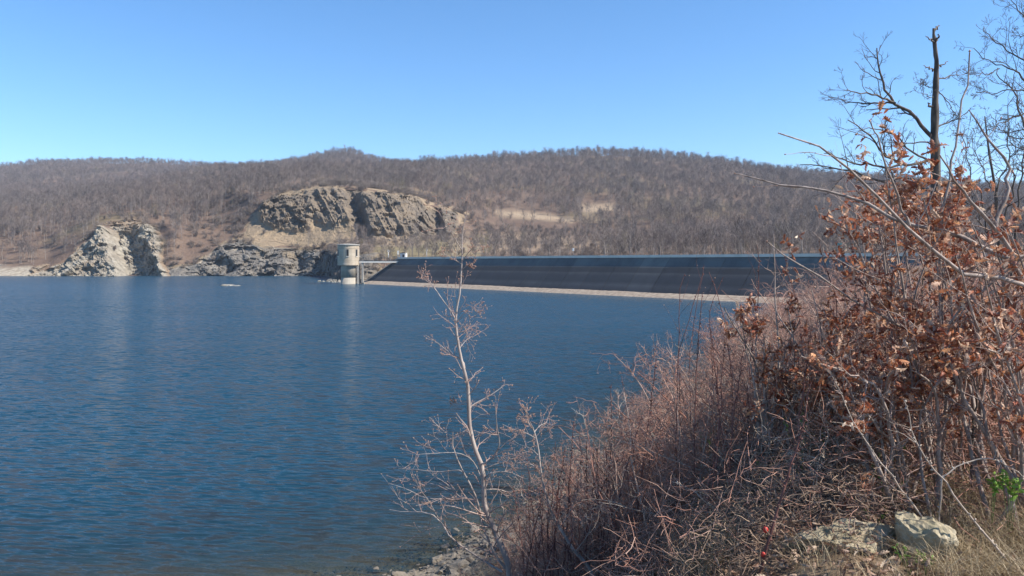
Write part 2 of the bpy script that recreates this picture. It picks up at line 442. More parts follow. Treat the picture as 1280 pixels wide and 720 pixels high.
# ================================================================ rock faces
def rock_material(name, stops, dark, soil):
    t = NT(name); c = t.coord()
    f = t.noise(.25, t.mapping(c, (1, 1, 2.2)), 7, .65); g = t.noise(1.6, c, 5, .6)
    col = t.ramp(f, [(.28 + .44 * i / (len(stops) - 1), s) for i, s in enumerate(stops)])
    col = t.mix(t.maprange(g, .56, .72, 0, .75), col, dark)
    # earth and dry grass on the gentle ledges
    s = t.ramp(g, [(.3, soil[0]), (.7, soil[1])])
    col = t.mix(t.attr('soil'), col, s)
    return t.set(col=col, rough=.92, spec=.15, normal=t.bump(t.noise(.9, c, 8, .7), .9, .9))
def edge_soil(m): return 1 - sstep(.25, .85, m)
def rock_face(name, px0, px1, dpx, v0, v1, nv, outline, soft, relief, mat, label, soilf=None):
    u = np.arange(px0, px1 + .1, dpx); v = np.linspace(v0, v1, nv)
    U, V = np.meshgrid(u, v, indexing='ij'); P = hill(U.ravel(), V.ravel()); x, y = proj(P)
    wob = P * (.11, .11, .11)
    m = poly_mask(x + 7 * vnoise(wob, 3) + 3 * vnoise(wob * 3, 5), y + 4 * vnoise(wob, 4) + 2 * vnoise(wob * 3, 6), outline, soft)
    out, upz, soil = relief(x, y, P, U.ravel(), V.ravel())
    n = np.array([0.12, -.93, .35])
    Q = P + np.outer(m * out, n); Q[:, 2] += m * upz
    Q[:, 1] += (1 - sstep(0, .3, m)) * 1.2
    keep = m.reshape(len(u), nv) > .002
    fc = grid_faces(len(u), nv); ok = keep.ravel()[fc].any(1)
    mb = MB().add(Q, fc[ok]); mb.att['soil'] = np.clip(np.maximum(soil, 1.2 * edge_soil(m) + .25 * soil), 0, 1)
    o = obj(name, mb, mat, smooth=False); return tag(o, label, kind='structure')

def craggy(P, s, big=5.0, seed=0):
    """blocky broken rock: cells with flat faces plus ridged detail"""
    q = P + 1.2 * np.stack([vnoise(P / 5., seed + 7), vnoise(P / 5., seed + 8), vnoise(P / 5., seed + 9)], 1)
    d1, c1 = worley(q / (big, big, big * .7), seed); d2, c2 = worley(q / (big * .38,) * 1 if False else q / (big * .38), seed + 11)
    return s * ((c1 - .5) * 1.0 + (c2 - .5) * .45 + .35 * ridged(P / 7., 4, seed + 20))

def quarry_relief(x, y, P, u, v):
    a = poly_mask(x, y, [(326, 254), (352, 247), (384, 246), (392, 262), (388, 286), (372, 290), (345, 285), (326, 276)], 5)
    b = poly_mask(x, y, [(384, 240), (420, 235), (444, 240), (452, 262), (446, 282), (418, 284), (394, 276)], 6)
    xs = x - (y - 250) * .30                    # the gully leans to the right going down
    c = sstep(444, 453, xs) * poly_mask(x, y, [(432, 244), (480, 246), (525, 252), (536, 272), (524, 304), (490, 306), (462, 300), (440, 276)], 7)
    dd = poly_mask(x, y, [(522, 262), (545, 258), (572, 268), (572, 296), (540, 300), (520, 298)], 4)
    xr = x - (y - 270) * .2
    gul = np.exp(-((xs - 441) / 9.0)**2) * poly_mask(x, y, [(425, 238), (470, 240), (500, 300), (455, 306)], 8)
    r = craggy(P, 1.0, 7.0, 41)
    stripes = ridged(np.stack([(x - (y - 250) * .55) / 11., P[:, 2] / 25., P[:, 2] * 0], 1), 3, 5)
    out = 5.0 * a + 5.6 * a * r + b * (4.0 + 2.3 * r + 2.6 * stripes) + c * (9.5 + 2.5 * r + 2.2 * stripes) - 7 * gul
    out += dd * (-5 + 9 * sstep(548, 553, xr) + 2.2 * r) + .5 * r + .6 * fbm(P / 3., 3, 8)
    soil = 1 - np.clip(a * .9 + b * .8 + c * .75 + dd + gul, 0, 1) + .5 * fbm(P / 6., 3, 66)
    return out, 0 * out, soil
def pale_relief(x, y, P, u, v):
    r = craggy(P, 1.0, 5.0, 71); r2 = ridged(np.stack([(x + (y - 300) * 1.1) / 18., (y - .5 * x) / 14., y * 0], 1), 3, 15)
    xq = x - .35 * (y - 310) + 5 * vnoise(P / 9., 81); big = craggy(P, 1.0, 11.0, 73)
    prof = np.interp(xq, [60, 100, 128, 138, 147, 168, 190, 198, 208], [0, .3, 4, 4.5, -8, -6.5, 3.5, 2.6, -.5])
    prof *= sstep(277, 290, y)
    slab = ridged(np.stack([(x + y * 1.3) / 26., (y - .8 * x) / 9., y * 0], 1), 2, 16)
    left = sstep(150, 120, x)
    out = .6 + 2.6 * big + (2.3 - .2 * left) * r + (.5 + .15 * left) * slab + prof + .45 * fbm(P / 2.5, 3, 9)
    soil = .9 * sstep(292, 277, y + 6 * vnoise(P / 6., 83)) + .40 * fbm(P / 8., 3, 67) + .35 * sstep(.1, .6, fbm(P / 14., 3, 69)) + .15 * sstep(110, 70, x)
    return out, 0 * out, soil
def shore_relief(x, y, P, u, v):
    r = craggy(P, 1.0, 5.5, 91)
    lump = fbm(np.stack([x / 22., y / 14., y * 0], 1), 2, 77)
    w_ = sstep(224, 262, x) * (1 - .6 * sstep(425, 450, x))
    out = .6 + (.8 + 2.6 * w_) * r + 3.0 * lump * w_ + .5 * fbm(P / 2., 3, 10)
    soil = .3 * fbm(P / 5., 3, 68) + .8 * sstep(-.05, .35, fbm(P / 14., 2, 12)) * sstep(340, 318, y) + .25 * sstep(425, 450, x)
    return out, 0 * out, soil
M_pale = rock_material('pale_limestone', [(.13, .113, .092), (.28, .25, .20), (.43, .385, .315)], (.15, .135, .115), ((.17, .12, .085), (.30, .225, .15)))
M_grey = rock_material('grey_quarry_rock', [(.08, .067, .056), (.14, .115, .09), (.22, .175, .13)], (.085, .076, .07), ((.21, .155, .10), (.33, .25, .165)))
M_dark = rock_material('dark_shore_rock', [(.085, .078, .072), (.155, .14, .122), (.30, .27, .23)], (.06, .056, .052), ((.16, .12, .08), (.27, .21, .135)))
rock_face('quarry_cliff', 286, 596, .75, 2.2, 4.5, 150, QUARRY, 7, quarry_relief, M_grey, 'broad grey-brown quarry face with a dark gully below the wooded hilltop')
rock_face('pale_cliff', 14, 222, .6, .7, 3.0, 150, PALE, 6, pale_relief, M_pale, 'pale limestone cliff with a shaded hollow at the left shore')
rock_face('shore_rocks', 186, 484, .6, .7, 3.2, 140, SHORE, 6, shore_relief, M_dark, 'dark broken rocks along the waterline between pale cliff and tower')

# ================================================================ near bank
SH = np.array([(-120, 11), (-30, 13.5), (-12, 14.6), (-6, 15.3), (-2.7, 16.8), (0, 20), (3, 25), (9, 38), (20, 62), (36, 95), (56, 126), (90, 175)], float)
def bank_s(x, y):
    best = np.full(len(x), 1e9); sg = np.ones(len(x))
    for a, b in zip(SH[:-1], SH[1:]):
        ab = b - a; t = np.clip(((x - a[0]) * ab[0] + (y - a[1]) * ab[1]) / (ab @ ab), 0, 1)
        d = np.hypot(x - a[0] - t * ab[0], y - a[1] - t * ab[1]); c = ab[0] * (y - a[1]) - ab[1] * (x - a[0])
        m = d < best; best = np.where(m, d, best); sg = np.where(m, np.where(c > 0, -1, 1), sg)
    return best * sg
def bank(x, y):
    x = np.atleast_1d(np.asarray(x, float)); y = np.atleast_1d(np.asarray(y, float))
    P = np.stack([x, y, 0 * x], 1)
    s = bank_s(x, y) + .9 * fbm(P / 3.0, 3, 21)
    h = np.interp(s, [-60, -25, -6, 0, 2, 5, 8, 11, 14, 18, 30, 80], [-6, -3.5, -.85, 0, .5, 1.6, 2.95, 4.15, 5.0, 5.4, 5.8, 6.6])
    h = h + .025 * np.maximum(0, x - 22) * sstep(0, 10, s) + .02 * np.maximum(0, y - 60) * sstep(0, 10, s)
    m = sstep(.2, 1.8, x - .33 * (y - 4)) * sstep(34, 12, y) * sstep(-1, 6, s) * sstep(-4, 2, y)
    h = h + m * np.maximum(0, 5.42 + .03 * np.minimum(x, 8) - h)
    return h + .16 * fbm(P / 1.3, 4, 22) * sstep(-1, 2, s) + .03 * vnoise(P * 5, 3)
def lines(dense0, dense1, step, lo, hi, g=1.12):
    a = list(np.arange(dense0, dense1 + 1e-6, step)); s = step; L = []
    v = dense0
    while v > lo: s *= g; v -= s; L.append(max(v, lo))
    s = step; v = a[-1]; H = []
    while v < hi: s *= g; v += s; H.append(min(v, hi))
    return np.array(L[::-1] + a + H)
gx = lines(-5, 9, .14, -60, 150); gy = lines(2, 22, .14, -25, 175)
GX, GY = np.meshgrid(gx, gy, indexing='ij')
GZ = bank(GX.ravel(), GY.ravel())
mb = MB().add(np.stack([GX.ravel(), GY.ravel(), GZ], 1), grid_faces(len(gx), len(gy)))
mb.att['wet'] = sstep(.25, -.1, GZ); mb.att['stony'] = sstep(3.2, 1.2, bank_s(GX.ravel(), GY.ravel()))
t = NT('bank_earth'); c = t.coord(); f1 = t.noise(1.2, c, 7, .65); f2 = t.noise(14, c, 5)
col = t.ramp(f1, [(.3, (.13, .09, .06)), (.5, (.21, .15, .10)), (.72, (.30, .23, .155))])
col = t.mix(t.maprange(f2, .45, .7), col, (.11, .075, .05))
col = t.mix(t.attr('stony'), col, t.ramp(f2, [(.3, (.13, .11, .08)), (.7, (.25, .21, .165))]))
col = t.mix(t.attr('wet'), col, t.ramp(f2, [(.3, (.17, .14, .095)), (.7, (.32, .26, .18))]))
M_bank = t.set(col=col, rough=.95, spec=.15, normal=t.bump(f2, .8, .05))
tag(obj('bank', mb, M_bank), 'brown earth bank sloping down to the water', kind='structure')

# lake bed and far ground under everything
mb = MB().add([[-2500, -400, -7], [2500, -400, -7], [2500, 2500, -7], [-2500, 2500, -7]], [[0, 1, 2, 3]])
tag(obj('ground', mb, simple('lake_bed_mud', [(.10, .08, .06), (.16, .13, .09)], .05)), 'lake bed and ground reaching to the horizon', kind='structure')

# ================================================================ water
wx = lines(-30, 20, .5, -2400, 2400, 1.15); wy = lines(6, 46, .5, -390, 1200, 1.15)
WX, WY = np.meshgrid(wx, wy, indexing='ij')
mb = MB().add(np.stack([WX.ravel(), WY.ravel(), 0 * WX.ravel()], 1), grid_faces(len(wx), len(wy)))
inb = (WX.ravel() > -59) & (WX.ravel() < 149) & (WY.ravel() > -24) & (WY.ravel() < 170)
mb.att['depth'] = np.where(inb, np.maximum(0, -bank(WX.ravel(), WY.ravel())), 6)
t = NT('lake_water'); c = t.coord()
def slope_layer(scale, vec, detail):
    x = t.n('ShaderNodeTexNoise'); x.inputs['Scale'].default_value = scale; x.inputs['Detail'].default_value = detail
    x.inputs['Roughness'].default_value = .5; t.l(vec, x.inputs['Vector'])
    s = t.n('ShaderNodeVectorMath', operation='SUBTRACT'); t.l(x.outputs['Color'], s.inputs[0]); s.inputs[1].default_value = (.5, .5, .5)
    return s.outputs[0]
def vscale(v, k):
    s = t.n('ShaderNodeVectorMath', operation='MULTIPLY'); t.l(v, s.inputs[0])
    s.inputs[1].default_value = k; return s.outputs[0]
def vadd(a, b):
    s = t.n('ShaderNodeVectorMath', operation='ADD'); t.l(a, s.inputs[0])
    if hasattr(b, 'is_linked'): t.l(b, s.inputs[1])
    else: s.inputs[1].default_value = b
    return s.outputs[0]
rot = t.n('ShaderNodeMapping'); t.l(c, rot.inputs[0]); rot.inputs['Rotation'].default_value = (0, 0, R(7)); rc = rot.outputs[0]
l1 = vscale(slope_layer(1.0, t.mapping(rc, (.5, 3.0, 1)), 2), (.22, .6, 0))
l2 = vscale(slope_layer(1.0, t.mapping(rc, (1.5, 7.5, 1)), 2), (.8, 2.9, 0))
l3 = vscale(slope_layer(1.0, t.mapping(rc, (.08, .3, 1)), 3), (.08, .2, 0))
amp = t.maprange(t.noise(.025, t.mapping(c, (.5, 1, 1)), 3), .35, .65, WAVE * .75, WAVE * 1.25)
sm = vadd(vadd(l1, l2), l3)
sc_ = t.n('ShaderNodeVectorMath', operation='SCALE'); t.l(sm, sc_.inputs[0]); t.l(amp, sc_.inputs['Scale'])
nv_ = t.n('ShaderNodeVectorMath', operation='NORMALIZE'); t.l(vadd(sc_.outputs[0], (0, 0, 1)), nv_.inputs[0])
t.set(col=WATER_COL, rough=.19, spec=.5, normal=nv_.outputs[0]); t.b.inputs['IOR'].default_value = 1.333
tr = t.n('ShaderNodeBsdfTransparent'); tr.inputs[0].default_value = (.70, .70, .58, 1)
ms = t.n('ShaderNodeMixShader')
dep = t.math('SUBTRACT', 1.0, t.math('EXPONENT', t.math('MULTIPLY', t.attr('depth'), -1.7)))
t.l(t.maprange(dep, 0, 1, .30, 1), ms.inputs[0]); t.l(tr.outputs[0], ms.inputs[1]); t.l(t.b.outputs[0], ms.inputs[2]); t.l(ms.outputs[0], t.out.inputs[0])
tag(obj('water', mb, t.m), 'rippled blue reservoir water', kind='structure')
# ================================================================ dam
def conc(name, stops, scale=.5, rough=.9, streak=False, bump=.3):
    t = NT(name); c = t.coord(); f = t.noise(scale, c, 6, .6)
    col = t.ramp(f, [(.28 + .44 * i / (len(stops) - 1), s) for i, s in enumerate(stops)])
    if streak:
        sep = t.n('ShaderNodeSeparateXYZ'); t.l(c, sep.inputs[0]); jj = t.math('PINGPONG', sep.outputs[2], .62)
        col = t.mix(t.maprange(jj, .0, .045, .55, 0), col, tuple(q * .45 for q in stops[0]))
        g = t.noise(.35, t.mapping(c, (1.0, 1.0, .06)), 5, .65)
        col = t.mix(t.maprange(g, .5, .72, 0, .6), col, tuple(q * .5 for q in stops[0]))
    return t.set(col=col, rough=rough, spec=.25, normal=t.bump(t.noise(scale * 12, c, 5), bump, .02))
M_crest = conc('crest_concrete', [(.56, .51, .44), (.72, .67, .59)], .4)
M_wall = conc('grey_concrete', [(.30, .28, .25), (.42, .39, .34)], .5, streak=True)
Dn = np.array([-.771, -.637]); Du = DAM_D / np.linalg.norm(DAM_D); DL = 175.0
def dam_pt(s, off, z):
    """s metres along the crest from the left end, off metres out over the water"""
    return np.array([*(DAM_A + Du * s + Dn * off), z])
t = NT('asphalt_facing'); c = t.coord()
zz = t.n('ShaderNodeSeparateXYZ'); t.l(c, zz.inputs[0])
lv = t.ramp(t.math('ADD', t.maprange(zz.outputs[2], 0, 9), t.math('MULTIPLY', t.math('SUBTRACT', t.noise(.12, c, 3), .5), .05)),
            [(.12, (.046, .048, .054)), (.22, (.078, .079, .084)), (.30, (.044, .046, .052)), (.44, (.054, .056, .062)), (.50, (.085, .083, .083)), (.53, (.044, .044, .048)), (.63, (.05, .05, .052)), (.65, (.09, .09, .09)), (.69, (.14, .138, .13)), (.9, (.165, .16, .15))])
st = t.noise(.22, t.mapping(c, (1, 1, .10)), 6, .7)
lv = t.mix(t.maprange(st, .42, .68, 0, .5), lv, (.035, .035, .038))
pn = t.n('ShaderNodeNewGeometry').outputs['Random Per Island']; lv = t.mix(.5, lv, t.mix(pn, (.62, .62, .64), (1.25, 1.22, 1.15)), 'MULTIPLY')
t.set(col=lv, rough=.85, spec=.3, normal=t.bump(t.noise(2.5, c, 6), .35, .06))
M_face = t.m
dam = thing('dam', 'long dark-faced dam with a pale crest across the far end of the reservoir', 'dam', (*DAM_A, 0))
def D(name, mb, mat, smooth=False):
    for i in range(len(mb.v)): mb.v[i] = mb.v[i] - np.array([*DAM_A, 0], np.float32)
    return obj(name, mb, mat, dam, smooth)
# facing: slanted left end, bays separated by shallow joints; the core behind it is closed
NB = 26; toe = 6.6; bot = .75
mb = MB(); cuts = [(s0, s1) for s0, s1 in zip(np.linspace(0, DL, NB + 1)[:-1], np.linspace(0, DL, NB + 1)[1:])]
for k, (a, b) in enumerate(cuts):
    g = .035; rows = np.linspace(0, 1, 9); V = []
    for r_ in rows:
        off = toe * (1 - r_); z = bot + (CREST - .55 - bot) * r_
        lo = -8.6 * (1 - r_) if k == 0 else 0
        V += [dam_pt(a + g + lo, off, z), dam_pt(b - g, off, z)]
    V = np.array(V); mb.add(V, [[2 * i, 2 * i + 1, 2 * i + 3, 2 * i + 2] for i in range(8)])
D('facing', mb, M_face)
mb = MB()
V = [dam_pt(-8.5, toe - .12, bot - 3), dam_pt(DL, toe - .12, bot - 3), dam_pt(DL, -.12, CREST - .6), dam_pt(.2, -.12, CREST - .6),
     dam_pt(.2, -7, CREST - .6), dam_pt(DL, -7, CREST - .6), dam_pt(DL, -24, -3), dam_pt(.2, -24, -3)]
mb.add(V, [[0, 1, 2, 3], [3, 2, 5, 4], [4, 5, 6, 7]]); mb.add(V, [[0, 3, 4, 7], [1, 6, 5, 2]])
D('embankment', mb, M_hill)
mb = MB()
for k, (a, b) in enumerate(cuts):
    V = [dam_pt(a + .02, .25, CREST - .55), dam_pt(b - .02, .25, CREST - .55), dam_pt(b - .02, .25, CREST), dam_pt(a + .02, .25, CREST),
         dam_pt(a + .02, -.35, CREST - .55), dam_pt(b - .02, -.35, CREST - .55), dam_pt(b - .02, -.35, CREST), dam_pt(a + .02, -.35, CREST)]
    mb.add(V, [[0, 1, 2, 3], [3, 2, 6, 7], [7, 6, 5, 4], [0, 3, 7, 4], [1, 5, 6, 2], [0, 4, 5, 1]])
D('crest_wall', mb, M_crest)
mb = MB()   # the kerb along the slanted end
P = [dam_pt(-8.7 * (1 - r_) - .15, toe * (1 - r_) + .1, bot + (CREST - .5 - bot) * r_) for r_ in np.linspace(0, 1, 8)]
V, Fc = tubes(np.array(P), np.full(8, .22), 4); mb.add(V, Fc); D('end_kerb', mb, M_wall)
mb = MB()
box(mb, dam_pt(DL / 2, -3.7, CREST - .45), (DL, 6.4, .28), math.atan2(Du[1], Du[0])); D('crest_road', mb, conc('crest_asphalt', [(.16, .15, .14), (.22, .21, .19)]))
# shingle berm at the foot
s_ = np.linspace(-11, DL, 240); o_ = np.linspace(-1.0, 9.5, 26); S, O = np.meshgrid(s_, o_, indexing='ij')
P = np.stack([DAM_A[0] + Du[0] * S + Dn[0] * (toe + O), DAM_A[1] + Du[1] * S + Dn[1] * (toe + O), 0 * S], -1).reshape(-1, 3)
wv = .5 * fbm(np.stack([S.ravel() / 14, 0 * S.ravel(), 0 * S.ravel()], 1), 3, 4)
P[:, 2] = np.interp(O.ravel() - wv * 1.6, [-1, .2, 2.7, 9.0], [.95, .85, .02, -2.2]) + .05 * fbm(P / 1.2, 3, 6)
t = NT('berm_shingle'); c = t.coord(); f2 = t.noise(1.2, c, 6)
M_berm = t.set(col=t.ramp(f2, [(.3, (.19, .145, .108)), (.5, (.28, .22, .165)), (.7, (.37, .30, .23))]), rough=.95, normal=t.bump(f2, .5, .1))
tag(obj('shore', MB().add(P, grid_faces(len(s_), len(o_))), M_berm), 'pale shingle strip along the foot of the dam', kind='structure')

# ================================================================ intake tower
TX, TY = -51.4, 234.0
M_tower = conc('tower_concrete', [(.34, .27, .195), (.43, .355, .265), (.51, .43, .33)], .35, streak=True)
M_shaft = conc('shaft_concrete', [(.30, .265, .215), (.42, .38, .315)], .4, streak=True)
M_void = simple('dark_opening', [(.012, .012, .013), (.02, .02, .02)], 3, .4)
M_steel = simple('dark_steel', [(.05, .05, .055), (.10, .095, .09)], 6, .55)
tw = thing('intake_tower', 'round concrete water intake tower with a wider drum standing in the reservoir', 'tower', (TX, TY, 0))
mb = MB(); lathe(mb, [(2.30, -7), (2.30, 1.9), (2.27, 1.9), (2.27, 2.02), (2.30, 2.02), (2.30, 5.85)], 56); obj('shaft', mb, M_shaft, tw)
mb = MB(); lathe(mb, [(2.25, 5.86), (3.38, 5.86), (3.38, 6.3), (3.34, 6.32), (3.34, 11.05), (3.38, 11.07), (3.38, 11.45), (3.30, 11.47), (3.30, 12.05), (.1, 12.05)], 72); obj('drum', mb, M_tower, tw, smooth=False)
mb = MB(); lathe(mb, [(.1, 12.06), (3.52, 12.06), (3.55, 12.10), (3.55, 12.32), (3.3, 12.40), (1.6, 12.58), (.02, 12.65)], 72); obj('roof', mb, M_wall, tw, smooth=False)
for ang in (-82, -30, 20, 110, 160, 215):
    a = R(ang); w_, h_ = .62, 2.05
    cx, cy = 3.345 * math.cos(a), 3.345 * math.sin(a)
    mb = MB(); box(mb, (cx, cy, 9.75), (.10, w_ + .22, h_ + .22), a); fr = obj('window', mb, M_wall, tw, smooth=False)
    mb = MB(); box(mb, (cx * 1.004, cy * 1.004, 9.75), (.12, w_, h_), a); obj('pane', mb, M_void, fr, smooth=False)
    mb = MB(); box(mb, (cx * 1.02, cy * 1.02, 8.62), (.22, w_ + .34, .12), a); obj('sill', mb, M_crest, fr, smooth=False)
# access shaft beside the column
mb = MB()
for dx, dy in ((2.95, -.62), (3.35, -.62)): V, Fc = tubes(np.array([[dx, dy, -6], [dx, dy, 5.9]]), np.full(2, .07), 6); mb.add(V, Fc)
for z in np.arange(-.4, 5.9, .38): V, Fc = tubes(np.array([[2.95, -.62, z], [3.35, -.62, z]]), np.full(2, .03), 5); mb.add(V, Fc)
obj('ladder', mb, M_crest, tw, smooth=False)
mb = MB()
V, Fc = tubes(np.array([[3.05, .45, -6], [3.05, .45, 5.85]]), np.full(2, .52), 14); mb.add(V, Fc); obj('pipe', mb, M_steel, tw)

# footbridge to the crest
b0 = np.array([TX + 3.3, TY + .4]); b1 = DAM_A + Du * 1.2 + Dn * -.6; bl = np.linalg.norm(b1 - b0); bd = (b1 - b0) / bl; bn = np.array([-bd[1], bd[0]]); brz = math.atan2(bd[1], bd[0])
br = thing('footbridge', 'short flat footbridge linking the round tower to the dam crest', 'footbridge', (*b0, 0), brz)
mb = MB(); box(mb, (bl / 2, 0, 7.28), (bl, 1.7, .16)); obj('deck', mb, M_steel, br, smooth=False)
for y in (-.72, .72):
    mb = MB(); box(mb, (bl / 2, y, 6.9), (bl - .1, .16, .56)); obj('girder', mb, M_crest, br, smooth=False)
    mb = MB()
    for x in np.linspace(.3, bl * .72, 12): box(mb, (x, y, 7.9), (.05, .05, 1.06))
    box(mb, (bl * .36, y, 8.46), (bl * .74, .06, .06)); box(mb, (bl * .36, y, 7.95), (bl * .74, .04, .04))
    obj('railing', mb, M_steel, br, smooth=False)
mb = MB(); box(mb, (1.1, 0, 2.1), (.55, 1.3, 9.0)); obj('pier', mb, M_wall, br, smooth=False)

# small things on the left end of the crest
def on_hill(px, d):
    v = np.linspace(0, 5, 700); P = hill(np.full(700, px), v); i = np.argmin(np.abs(P[:, 1] - d)); return P[i]
M_white = simple('white_paint', [(.72, .72, .70), (.82, .82, .80)], 3, .6)
for px, d, h, lab in ((485.5, 268, 2.9, 'white marker post at the end of the footbridge, furthest left of the posts'),
                     (497.5, 268, 3.2, 'white marker post just left of the small hut on the dam crest'),
                     (533.5, 272, 3.4, 'white marker post alone in the grass right of the small hut')):
    p = on_hill(px, d); o = thing('marker_post', lab, 'post', p, group='white posts at the left end of the dam')
    mb = MB(); lathe(mb, [(.12, -.6), (.12, h * .7), (.11, h * .7)], 10); obj('post', mb, M_white, o)
    mb = MB(); box(mb, (0, 0, h * .82), (.62, .12, h * .28)); obj('plate', mb, M_white, o, smooth=False)
p = on_hill(504.5, 268); o = thing('hut', 'small pale flat-roofed valve hut beside the dam crest', 'hut', p, R(-20))
mb = MB(); box(mb, (0, 0, .9), (2.0, 1.7, 2.6)); obj('wall', mb, M_white, o, smooth=False)
mb = MB(); box(mb, (0, 0, 2.29), (2.4, 2.1, .16)); obj('roof', mb, M_wall, o, smooth=False)
mb = MB(); box(mb, (.35, -.86, .85), (.7, .06, 1.6)); obj('door', mb, M_steel, o, smooth=False)
p = on_hill(516.0, 266); o = tag(obj('utility_pole', lathe(lathe(MB(), [(.09, -1), (.075, 5.4), (.01, 5.4)], 10), [(.14, 4.9), (.14, 5.1), (.01, 5.1)], 10), M_steel, loc=p), 'thin dark pole right of the small hut on the crest', 'pole')
# two small boxes further along the crest
for s, h, mm, lab in ((74.0, 1.5, M_white, 'small white marker on the dam crest before the bare wood'), ):
    q = dam_pt(s, -5, CREST - .3); o = thing('marker_post', lab, 'post', q, group='white posts along the dam crest')
    mb = MB(); lathe(mb, [(.06, 0), (.06, h), (.01, h)], 8); obj('post', mb, M_steel, o)
    mb = MB(); box(mb, (0, 0, h + .35), (.5, .1, .7), R(-50)); obj('plate', mb, mm, o, smooth=False)
q = dam_pt(141, -4.5, CREST - .3); o = thing('crest_sign', 'small blue-green board on a post behind the leafy twig', 'sign', q)
mb = MB(); lathe(mb, [(.05, 0), (.05, 2.0), (.01, 2.0)], 8); obj('post', mb, M_steel, o)
mb = MB(); box(mb, (0, 0, 1.75), (.75, .08, .85), R(-35)); obj('board', mb, simple('green_board', [(.10, .22, .21), (.13, .28, .26)], 2, .5), o, smooth=False)

# ================================================================ rocks standing in the water
def lake_rock(px, py, wpx, hpx, seed, lab, group=None, mat=None):
    d = EYE * F / (py - HZ); V, Fc = rock_mesh(seed, (wpx / F * d / 2 * 1.15, wpx / F * d / 2 * .8, hpx / F * d * 1.05), 4, .38, 12)
    o = obj('lake_rock', MB().add(V, Fc), mat or M_lrock, smooth=False, loc=((px - 640) / F * d, d, -.05)); return tag(o, lab, 'rock', group)
t = NT('bleached_rock'); c = t.coord(); f = t.noise(.8, c, 7, .65)
M_lrock = t.set(col=t.ramp(f, [(.3, (.12, .105, .085)), (.5, (.25, .225, .185)), (.7, (.40, .37, .315))]), rough=.9, normal=t.bump(t.noise(4, c, 6), .7, .15))
lake_rock(286, 357.3, 20, 2.6, 3, 'bleached pale rock breaking the water off the far shore')
lake_rock(295.5, 357.4, 8, 1.6, 8, 'small bleached rock touching the right end of the larger one in open water')
for i, (px, py, w_, h_) in enumerate([(399, 352.5, 5, 2.5), (404, 352, 4, 1.5), (412, 352.4, 7, 4), (418, 353, 8, 3.5), (424, 353, 7, 5), (450, 354.5, 6, 3.5), (455, 355, 5, 2.5), (462, 355, 6, 2)]):
    lake_rock(px, py, w_, h_, 20 + i, 'pale boulder in the row of rocks at the foot of the tower', 'boulders at the foot of the tower')
# ================================================================ woods on the hills
M_ftrunk = simple('grey_bark_far', [(.19, .16, .14), (.36, .31, .275)], .8, .9)
def twigmat(name, a, b):
    t = NT(name); g = t.n('ShaderNodeObjectInfo').outputs['Random']
    lo = t.n('ShaderNodeObjectInfo').outputs['Location']; col = t.ramp(g, [(0, a), (.5, tuple((x + y) / 2 for x, y in zip(a, b))), (1, b)])
    col = t.mix(t.maprange(t.noise(.014, lo, 4, .6), .38, .62, 0, .75), col, (.165, .145, .135)); col = t.mix(t.maprange(t.noise(.03, t.mapping(lo, (1, 1, .3)), 3), .55, .7, 0, .6), col, (.16, .118, .098))
    return t.set(col=col, rough=.9, spec=.1)
M_ftwig = twigmat('bare_twigs_far', (.245, .188, .162), (.125, .102, .096))
M_fgreen = twigmat('budding_twigs_far', (.24, .21, .085), (.20, .17, .09))
M_fdark = twigmat('dark_bush_far', (.22, .17, .14), (.28, .22, .175))
def far_tree(seed, H, spread, nb, nt_, trunk_r, low):
    g = np.random.default_rng(seed); mb = MB()
    tp = np.zeros((1, 6, 3)); tp[0, :, 2] = np.linspace(-.8, H * .86, 6); tp[0, 1:, :2] = np.cumsum(g.normal(0, .16, (5, 2)), 0)
    tr = np.linspace(trunk_r, trunk_r * .25, 6)[None]
    V, Fc = tubes(tp, tr, 5); mb.add(V, Fc, 0)
    b, br_ = grow(g, tp, tr, nb, low, .97, 46, spread, 4, .55, .16, .10, .03, fade=.45)
    V, Fc = tubes(b, br_, 3); mb.add(V, Fc, 0)
    c, cr = grow(g, b, br_, nt_, .25, 1, 42, .5, 3, .6, .2, .08, .022, fade=.2)
    V, Fc = tubes(c, np.maximum(cr, .018), 2); mb.add(V, Fc, 1)
    e, er = grow(g, c, cr, 4, .15, 1, 40, .55, 3, .7, .25, .05, .02, fade=.2)
    V, Fc = tubes(e, np.full_like(er, .02) * np.linspace(1.2, .6, 3), 2); mb.add(V, Fc, 1)
    return mb
def far_bush(seed, H, w_):
    g = np.random.default_rng(seed); mb = MB(); n = 16
    a = g.uniform(0, 6.28, n); P = np.zeros((n, 4, 3)); rr = g.uniform(.1, 1, n) * w_
    for k in range(4):
        f = k / 3; P[:, k, 0] = np.cos(a) * rr * f**.8; P[:, k, 1] = np.sin(a) * rr * f**.8; P[:, k, 2] = -.2 + H * f * np.sqrt(np.maximum(.1, 1 - (rr / w_ * f)**2 * .8))
    Rr = np.full((n, 4), .035); V, Fc = tubes(P, Rr, 3); mb.add(V, Fc, 0)
    c, cr = grow(g, P, Rr, 9, .2, 1, 45, .4, 3, .7, .25, .1, .02); V, Fc = tubes(c, np.full_like(cr, .022), 2); mb.add(V, Fc, 1)
    e, er = grow(g, c, cr, 4, .1, 1, 45, .6, 3, .7, .25, .1, .02); V, Fc = tubes(e, np.full_like(er, .018), 2); mb.add(V, Fc, 1)
    return mb
KINDS = []
